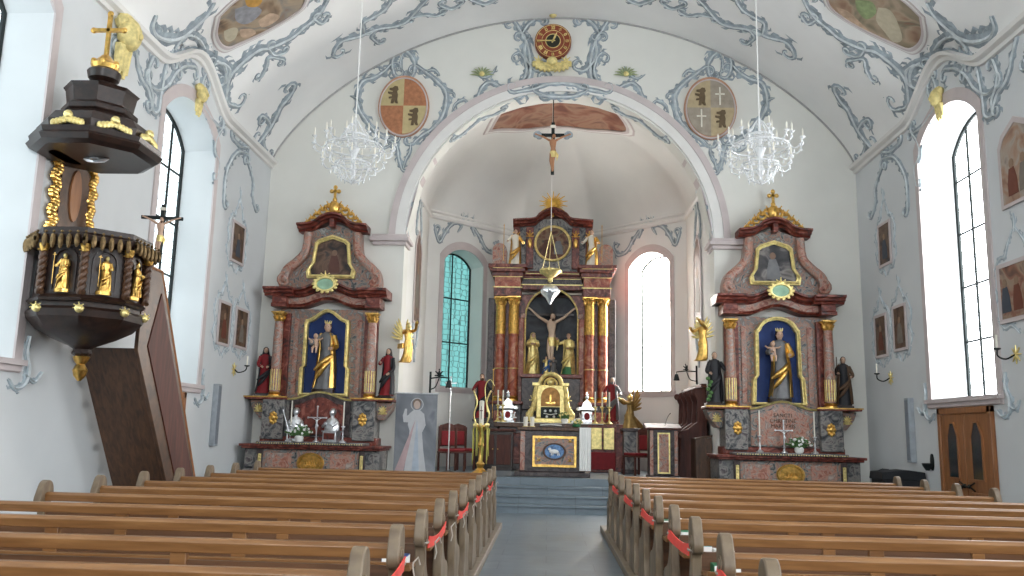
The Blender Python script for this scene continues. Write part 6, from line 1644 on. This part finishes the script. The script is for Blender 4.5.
# narrow tall pictures on the chancel side walls
for nm, sgn in (('wall_chancel_left', 1), ('wall_chancel_right', -1)):
    mp, ln = CHMAP[nm]; s = 1.85 if sgn > 0 else ln-1.85
    a = Vector(mp(s, 4.05, -.012)); t = thing('chancel_painting', 'tall narrow dark red painting on the %s chancel wall' % ('left' if sgn > 0 else 'right'), 'painting', tuple(a), pi/2*sgn, 'chancel paintings')
    o = [(-.42, 0), (.42, 0), (.42, 1.75), (.2, 2.05), (0, 2.15), (-.2, 2.05), (-.42, 1.75)]; c = MB().prism(o, -.012, 0).build('canvas', painting('chancel_oil_%s' % nm, [(.08, .04, .03), (.16, .08, .055), (.22, .14, .10), (.10, .06, .05)], 2.2, 7+sgn), t)
    MB().ring([(x*1.14, (z-1.05)*1.06+1.05) for x, z in o], o, -.025, .004).build('frame', M_MAUVE, t)
    figure_in_picture(c, 0, -.013, .35, 2.4, M_DIMW, M_DIMF)
# ------------------------------------------------------------------ gilt heads over the windows
def gilt_head(loc, sgn, lab, s=1.0):
    t = thing('cherub_ornament', lab, 'ornament', loc, pi/2 if sgn < 0 else -pi/2)
    m = MB(); m.ball((0, -.10*s, 0), .12*s, .10*s, .15*s, 12, 8); m.ball((0, -.20*s, -.02*s), .022*s, .025*s, .035*s, 6, 4); m.ball((0, -.06*s, .10*s), .14*s, .08*s, .09*s, 8, 6); m.build('head', M_YELLOW_ST, t)
    m = MB()
    for k in range(5): m.tube([(-.06*s+.03*k*s, -.06*s, -.12*s), (-.09*s+.045*k*s, -.05*s, -.34*s-.05*s*(k % 2))], [.05*s, .02*s], 6)
    m.build('collar', M_YELLOW_ST, t)
for sgn, X, sd in ((-1, XL, 'left'), (1, XR, 'right')):
    gilt_head((X, 13.6, 7.12), sgn, 'small yellow gilt head above the arched top of the %s window by the chancel' % sd)
gilt_head((XL, 10.95, 6.90), -1, 'larger pale gold leafy head on the left wall behind the pulpit canopy cross', 1.6)
# gilt angels on the piers
def flying_angel(px, py, sgn, lab):
    p = atY(px, py, YA-.30); t = statue(lab, (p.x, YA-.28, p.z-.42), .85, M_GOLD, None, radians(-sgn*35), arms=((-.10, -.30, .75), (.12, -.35, .95)), wings=M_GOLD_PALE, hair=M_GOLD, skin=M_GOLD_PALE, seed=50+sgn, name='angel_statue', cat='angel', sway=.09)
    m = MB(); m.box(-.05, .05, .02, .26, .30, .40); m.build('wall_peg', M_GOLD, t)
flying_angel(405, 342, -1, 'gilt winged angel figure on the left pier of the chancel arch')
flying_angel(700, 340, 1, 'gilt winged angel figure on the right pier of the chancel arch')
# ------------------------------------------------------------------ hanging rood and sanctuary lamp
rd = thing('hanging_crucifix', 'black crucifix with bronze figure hanging in the chancel arch', 'crucifix', tuple(atY(553, 135, 17.85)))
christ(rd, .82, M_IRON, solid('bronze_flesh', (.42, .20, .10), .45), c0=(0, 0, 0), cloth=M_GOLD_PALE)
for q in (-1, 1):
    m = MB()
    for k in range(4): m.ball((q*(.30+.04*(k % 2)), .02, -.05+.035*k), .07, .04, .05, 7, 5)
    m.ball((q*.38, .02, .01), .06, .05, .07, 7, 5)
    m.build('beam_end', M_STUCCO, rd)
pz = rd.location; MB().tube([(0, .03, .29), (0, .03, 8.83-pz.z)], .012, 6).build('suspension_rod', M_IRON, rd)
lp = thing('sanctuary_lamp', 'gilt bowl lamp with red glass and silver pendant hanging before the high altar', 'lamp', (.0, 19.5, 5.2))
m = MB(); m.lathe([(.02, -.22), (.06, -.20), (.05, -.12), (.14, -.07), (.26, .04), (.25, .08), (.22, .06), (.10, -.03), (.02, -.04)], n=24); m.build('bowl', M_GOLD_PALE, lp)
MB().lathe([(.05, -.03), (.07, .05), (.06, .12), (.05, .12), (.05, .0)], n=14).build('red_glass', solid('ruby_glass', (.45, .01, .01), .15), lp)
m = MB()
for k in range(3):
    a = 2*pi*k/3+.4; m.tube([(.25*cos(a), .25*sin(a), .06), (0, 0, 1.0)], .006, 5); m.ball((.26*cos(a), .26*sin(a), .05), .04, .03, .05, 6, 5)
m.build('chains', M_GOLD_PALE, lp); MB().tube([(0, 0, 1.0), (0, 0, cz(0, 19.5)-5.2)], .008, 5).build('cord', M_WHITE, lp)
m = MB(); m.lathe([(.03, -.26), (.13, -.30), (.19, -.40), (.18, -.50), (.10, -.58), (.06, -.66), (.02, -.74)], n=18, amp=.10, fold=6); 
for k in range(8): m.ball((.18*cos(k*.785), .18*sin(k*.785), -.43), .05, .05, .06, 6, 5)
m.build('silver_pendant', M_SILVER, lp)
# ------------------------------------------------------------------ banner
bn = thing('banner', 'tall grey banner showing a white-robed figure with pale rays, left of the chancel steps', 'banner', (-2.66, 17.25, ZS))
MB().box(-.42, .42, -.02, .0, .04, 1.62).build('cloth', painting('grey_banner', [(.12, .13, .15), (.17, .18, .20), (.23, .24, .26), (.15, .16, .19)], 1.2, 2), bn)
MB().tube([(-.44, -.01, 1.63), (.44, -.01, 1.63)], .018, 8).build('top_bar', M_SILVER, bn); m = MB(); m.box(-.44, .44, -.10, .08, 0, .05); m.build('foot', M_SILVER, bn, bev=.01)
MB().tube([(0, .02, .03), (0, .02, 1.62)], .012, 6).build('rear_pole', M_SILVER, bn)
WF = solid('print_white', (.50, .50, .51), .8, 0, .06); PF = solid('print_flesh', (.52, .40, .34), .8, 0, .05); RR = solid('print_pink_ray', (.46, .33, .33), .8, 0, .1); BR = solid('print_pale_blue_ray', (.40, .45, .52), .8, 0, .1)
fg = MB().prism([(-.20, .06), (.24, .06), (.17, .5), (.13, .85), (.20, 1.0), (.16, 1.22), (.07, 1.30), (-.05, 1.30), (-.14, 1.22), (-.16, 1.0), (-.12, .88), (-.15, .5)], -.028, -.02).build('printed_robe', WF, bn)
MB().prism([(-.12, 1.22), (-.14, 1.05), (-.25, 1.05), (-.27, 1.18), (-.23, 1.32), (-.19, 1.32), (-.19, 1.18)], -.0265, -.02).build('printed_sleeve', WF, bn)
MB().prism(oval(.01, 1.40, .065, .085, 18), -.030, -.02).build('printed_face', PF, bn); MB().ring(oval(.01, 1.41, .13, .13, 24), oval(.01, 1.41, .115, .115, 24), -.026, -.02).build('printed_halo', WF, bn)
MB().prism(oval(.01, 1.43, .085, .10, 18), -.026, -.02).build('printed_hair', solid('print_brown', (.20, .14, .11), .8), bn)
MB().prism([(-.01, 1.10), (-.02, 1.08), (-.40, .06), (-.22, .06)], -.033, -.028).build('printed_ray', RR, bn); MB().prism([(.02, 1.10), (.03, 1.08), (.10, .06), (-.05, .06)], -.033, -.028).build('printed_ray', BR, bn)
# ------------------------------------------------------------------ paschal candle stand
pc = thing('paschal_candle_stand', 'gilt standing candle holder with thick white candle and trailing yellow ribbons', 'candle stand', (atY(480, 470, 17.9).x, 17.9, ZS))
MB().lathe([(.20, 0), (.22, .04), (.12, .10), (.06, .16), (.09, .24), (.04, .30), (.035, .55), (.07, .62), (.035, .70), (.035, .88), (.08, .94), (.15, 1.0), (.15, 1.03)], n=18, amp=.06, fold=5).build('stem', M_GOLD, pc)
MB().lathe([(.05, 1.02), (.05, 1.52), (.03, 1.54)], n=16).build('candle', M_IVORY, pc)
m = MB(); m.box(-.005, .005, -.056, -.049, 1.15, 1.42); m.box(-.03, .03, -.056, -.047, 1.32, 1.335); m.build('candle_emblem', M_REDWOOD, pc)
m = MB()
for k in range(9):
    a = 2*pi*k/9; m.tube([(.12*cos(a), .12*sin(a), 1.02), (.17*cos(a), .17*sin(a), .95), (.15*cos(a)+.02*sin(k), .15*sin(a), .65), (.17*cos(a), .16*sin(a), .40-.08*(k % 3))], [.008, .013, .012, .006], 5)
m.build('yellow_ribbons', solid('yellow_green_ribbon', (.52, .48, .10), .6), pc)
m = MB()
for q in (-1, 1): m.tube(catmull([(q*.10, 0, 1.02), (q*.16, 0, 1.25), (q*.10, 0, 1.50), (q*.18, 0, 1.75)], 5), [.018]*15+[.010], 6)
m.tube(catmull([(.12, 0, 1.3), (.06, 0, 1.8), (.16, 0, 1.98), (.26, 0, 1.85)], 5), .010, 6)
for k in range(8): m.ball((.14*cos(k*.785), .14*sin(k*.785), 1.03), .035, .035, .045, 6, 5)
m.build('gilt_leaves', M_GOLD_PALE, pc)
# processional cross
xc = thing('processional_cross', 'thin silver processional cross standing left of the red chairs', 'cross', (atY(448, 470, 18.6).x, 18.6, ZS))
MB().lathe([(.14, 0), (.14, .03), (.03, .06)], n=16).build('foot', M_IRON, xc); MB().tube([(0, 0, .04), (0, 0, 1.75)], .014, 8).build('pole', M_SILVER, xc); m = MB(); latin_cross(m, 0, 0, 1.72, .34, .012); m.build('cross', M_SILVER, xc)
# ------------------------------------------------------------------ chairs in the chancel
def armchair(loc, rz, lab, grp):
    t = thing('chancel_chair', lab, 'chair', loc, rz, grp)
    MB().box(-.25, .25, -.24, .24, .40, .44).build('seat_frame', M_REDWOOD, t, bev=.01); MB().box(-.23, .23, -.22, .22, .44, .50).build('seat_cushion', M_REDCLOTH, t, bev=.02)
    for x in (-.22, .22):
        for y in (-.21, .21):
            m = MB(); m.box(x-.022, x+.022, y-.022, y+.022, 0, .40 if y < 0 else 1.0); m.build('leg', M_REDWOOD, t, bev=.006)
    m = MB(); m.box(-.20, .20, .20, .225, .55, .95); b = m.build('backrest', M_REDWOOD, t, bev=.01); MB().box(-.17, .17, .18, .20, .58, .90).build('back_cushion', M_REDCLOTH, b, bev=.01)
    m = MB(); m.prism([(-.24, .95), (.24, .95), (.20, 1.03), (0, 1.08), (-.20, 1.03)], .19, .235); m.build('crest_rail', M_REDWOOD, t, bev=.006)
    return t
a = armchair((atY(452, 440, 19.6).x, 19.6, ZS), radians(35), 'red-cushioned wooden chair in the left of the chancel, nearer the wall', 'chancel chairs left')
dup(a, (atY(462, 440, 20.6).x, 20.6, ZS), radians(35), 'red-cushioned wooden chair in the left of the chancel, farther back')
dup(a, (atY(637, 450, 19.9).x, 19.9, ZS), radians(-60), 'red-cushioned wooden chair standing just left of the reading desk')
# low altar rail / dark side table behind, left of table altar
sd = thing('credence_table', 'dark panelled side cabinet between paschal candle and altar table', 'cabinet', (atY(496, 440, 20.8).x, 20.8, ZS))
MB().box(-.42, .42, -.22, .22, .06, .92).build('carcass', M_DARKWOOD, sd, bev=.01); MB().box(-.47, .47, -.27, .25, .92, .98).build('top', M_REDWOOD, sd, bev=.012)
for q in (-1, 1):
    d_ = MB().box(q*.2-.17, q*.2+.17, -.24, -.22, .14, .84).build('door', M_REDWOOD, sd, bev=.008); MB().ball((q*.06, -.25, .5), .015, n=8, m=6).build('knob', M_GOLD, d_)
MB().box(-.40, .40, -.20, .20, 0, .06).build('plinth', M_DARKWOOD, sd)
# ------------------------------------------------------------------ reading desk and choir stalls, right
am = thing('ambo', 'dark marbled reading desk with a gilt framed pink panel right of the altar', 'lectern', (atY(664, 470, 18.2).x, 18.2, ZS))
m = MB(); m.box(-.33, .33, 0, .42, 0, .08).box(-.30, .30, .02, .40, .08, 1.02); m.build('body', M_DARK_MARBLE, am, bev=.01)
MB().prism([(-.04, 1.02), (.44, 1.02), (.44, 1.16), (-.04, 1.06)], -.38, .38, 'x').build('desk_top', M_REDWOOD, am, bev=.01)
p_ = MB().box(-.13, .13, -.005, .02, .12, .96).build('front_panel', M_PINK, am); m = MB(); m.ring([(-.13, .12), (.13, .12), (.13, .96), (-.13, .96)], [(-.10, .15), (.10, .15), (.10, .93), (-.10, .93)], -.015, .0); m.build('gilt_frame', M_GOLD_PALE, p_)
for q in (-1, 1):
    MB().box(q*.255-.035, q*.255+.035, -.012, .02, .08, 1.0).build('corner_pilaster', M_PINK, am, bev=.005)
m = MB(); m.tube(catmull([(.05, .2, 1.10), (.10, .15, 1.28), (.14, .05, 1.36)], 4), .006, 5); m.ball((.145, .04, 1.365), .012, .02, .012, 6, 5); m.build('microphone', M_IRON, am)
sx = atY(683, 470, 20.0)
cs = thing('choir_stall', 'tall dark red choir stall with scrolled seat dividers along the right chancel wall', 'choir stall', (3.42, 20.10, ZS), radians(0))
MB().box(-.06, .0, -1.4, 1.3, 0, 1.95).build('back_wall', M_REDWOOD, cs, bev=.01)
MB().box(-.12, .0, -1.45, 1.35, 1.95, 2.03).build('cornice', M_REDWOOD, cs, bev=.015)
for k in range(5):
    y = -1.38+.65*k
    m = MB(); m.prism([(-.62, 0), (-.04, 0), (-.04, 1.92), (-.22, 1.92), (-.26, 1.80), (-.20, 1.66), (-.22, 1.20), (-.42, 1.05), (-.60, 1.0), (-.63, .92), (-.55, .84), (-.58, .5)], y-.03, y+.03, 'y'); m.build('divider', M_REDWOOD, cs, bev=.008)
    m = MB(); m.tube([(-.24+.06*cos(a), y, 1.85+.06*sin(a)) for a in [2*pi*i/12 for i in range(12)]], .022, 6); m.tube([(-.24, y-.04, 1.85), (-.24, y+.04, 1.85)], .05, 10); m.build('scroll_head', M_REDWOOD, cs)
for k in range(4): 
    y = -1.38+.65*k+.325; MB().box(-.50, -.06, y-.28, y+.28, .44, .48).build('seat', M_REDWOOD, cs, bev=.008)
pr = thing('kneeling_desk', 'low brown kneeling desk at the front of the choir stall', 'prie-dieu', (3.10, 18.42, ZS))
MB().box(-.03, .0, -.28, .28, 0, .85).build('front', M_BROWNWOOD, pr, bev=.008); MB().prism([(-.02, .82), (.32, .90), (.32, .93), (-.02, .86)], -.30, .30, 'y').build('shelf', M_BROWNWOOD, pr, bev=.006); MB().box(.0, .40, -.26, .26, .10, .16).build('kneeler', M_REDCLOTH, pr, bev=.01)
for y in (-.28, .26): MB().prism([(0, 0), (.40, 0), (.34, .3), (.30, .88), (0, .84)], y, y+.02, 'y').build('side', M_BROWNWOOD, pr)
# bell brackets
def bell(loc, sgn, lab):
    t = thing('bracket_bell', lab, 'bell', loc, 0)
    m = MB(); m.box(-.02, .02, -.03, .0, -.22, .22); m.tube([(0, -.03, .08), (sgn*.20, -.16, .10), (sgn*.42, -.28, .08)], .015, 6); m.tube(catmull([(0, -.03, -.15), (sgn*.12, -.12, -.10), (sgn*.20, -.15, .08)], 4), .012, 6); acanthus(m, sgn*.2, -.15, .12, .10, .14, 1, 5, 1); m.build('bracket', M_IRON, t)
    m = MB(); m.lathe([(.012, -.06), (.04, -.08), (.055, -.14), (.075, -.22), (.07, -.22), (.03, -.12)], (sgn*.42, -.28, .10), 14); m.tube([(sgn*.42, -.28, .08), (sgn*.42, -.28, .03)], .008, 5); m.build('bell', M_IRON, t)
    return t
bell((-2.45, YA2+.001 if False else YA, 2.5), 1, 'black iron bracket with hanging bell on the left pier above the banner')
b2 = bell((XC+CHX, 20.3, 2.95), -1, 'black iron bracket with hanging bell on the right chancel wall'); b2.rotation_euler = (0, 0, radians(-60))
# round pink candle holder crosses on the chancel walls are tiny consecration marks
# sconces
def sconce(loc, rz, lab):
    t = thing('wall_sconce', lab, 'sconce', loc, rz, 'wall candle sconces')
    m = MB(); 
    for k in range(8): m.tube([(0, -.01, 0), (.13*cos(k*.785), -.01, .13*sin(k*.785))], [.02, .008], 5)
    m.build('wall_rosette', M_GOLD_PALE, t)
    m = MB(); m.tube(catmull([(0, -.02, 0), (-.06, -.12, -.06), (-.03, -.24, -.02), (0, -.26, .06)], 4), .012, 6); m.lathe([(.01, .05), (.05, .07), (.05, .085), (.02, .085)], (0, -.26, 0), 10); m.build('arm', M_IRON, t)
    MB().lathe([(.016, .08), (.016, .26), (.004, .27)], (0, -.26, 0), 8).build('candle', M_IVORY, t)
sconce((XL, 16.3, 2.60), pi/2, 'candle sconce on the left wall under the paired paintings'); sconce((XR, 16.3, 2.68), -pi/2, 'candle sconce on the right wall under the paired paintings')
sconce((XR, 11.95, 2.72), -pi/2, 'candle sconce on the right wall under the wide red-toned painting')
# slim wall loudspeakers
for X, sgn, sd in ((XL, -1, 'left'), (XR, 1, 'right')):
    t = thing('column_speaker', 'slim grey column loudspeaker fixed low on the %s wall beside the side altar' % sd, 'speaker', (X, 15.45, 1.15), pi/2 if sgn < 0 else -pi/2, 'column loudspeakers')
    MB().box(-.09, .09, -.10, 0, 0, 1.12).build('case', solid('light_grey_metal', (.34, .37, .40), .5), t, bev=.01); MB().box(-.065, .065, -.105, -.10, .04, 1.08).build('grille', solid('grey_grille', (.22, .24, .27), .7), t)
# covered equipment cases at the right wall
t = thing('covered_organ', 'bulky black cloth-covered cabinet on the floor between right side altar and door', 'cabinet', (6.02, 15.25, 0), 0)
MB().box(-.34, .34, -.28, .28, 0, .95).build('body', M_BLACK, t, bev=.03); m = MB(); m.prism([(-.37, .86), (.37, .86), (.36, 1.0), (.10, 1.03), (-.35, .99)], -.30, .30); m.build('cover', M_BLACK, t, bev=.015)
t = thing('speaker_box', 'small black slanted box behind the covered cabinet beside the right side altar', 'speaker', (6.12, 16.05, 0), 0)
MB().prism([(-.15, 0), (.15, 0), (.15, .85), (.02, 1.02), (-.15, .95)], -.15, .15).build('case', M_BLACK, t, bev=.015); MB().box(-.12, .12, -.16, -.15, .3, .85).build('grille', M_BLACK, t)
hl = thing('holy_water_basin', 'small black holy water holder on the right wall left of the wooden door', 'basin', (XR, 14.75, 1.18), -pi/2)
MB().prism(oval(0, 0, .06, .14, 14), -.02, 0).build('wall_plate', M_IRON, hl); MB().lathe([(.03, -.12), (.08, -.04), (.09, .0), (.07, .0), (.03, -.05)], (0, -.09, -.02), 12).build('bowl', M_IRON, hl)
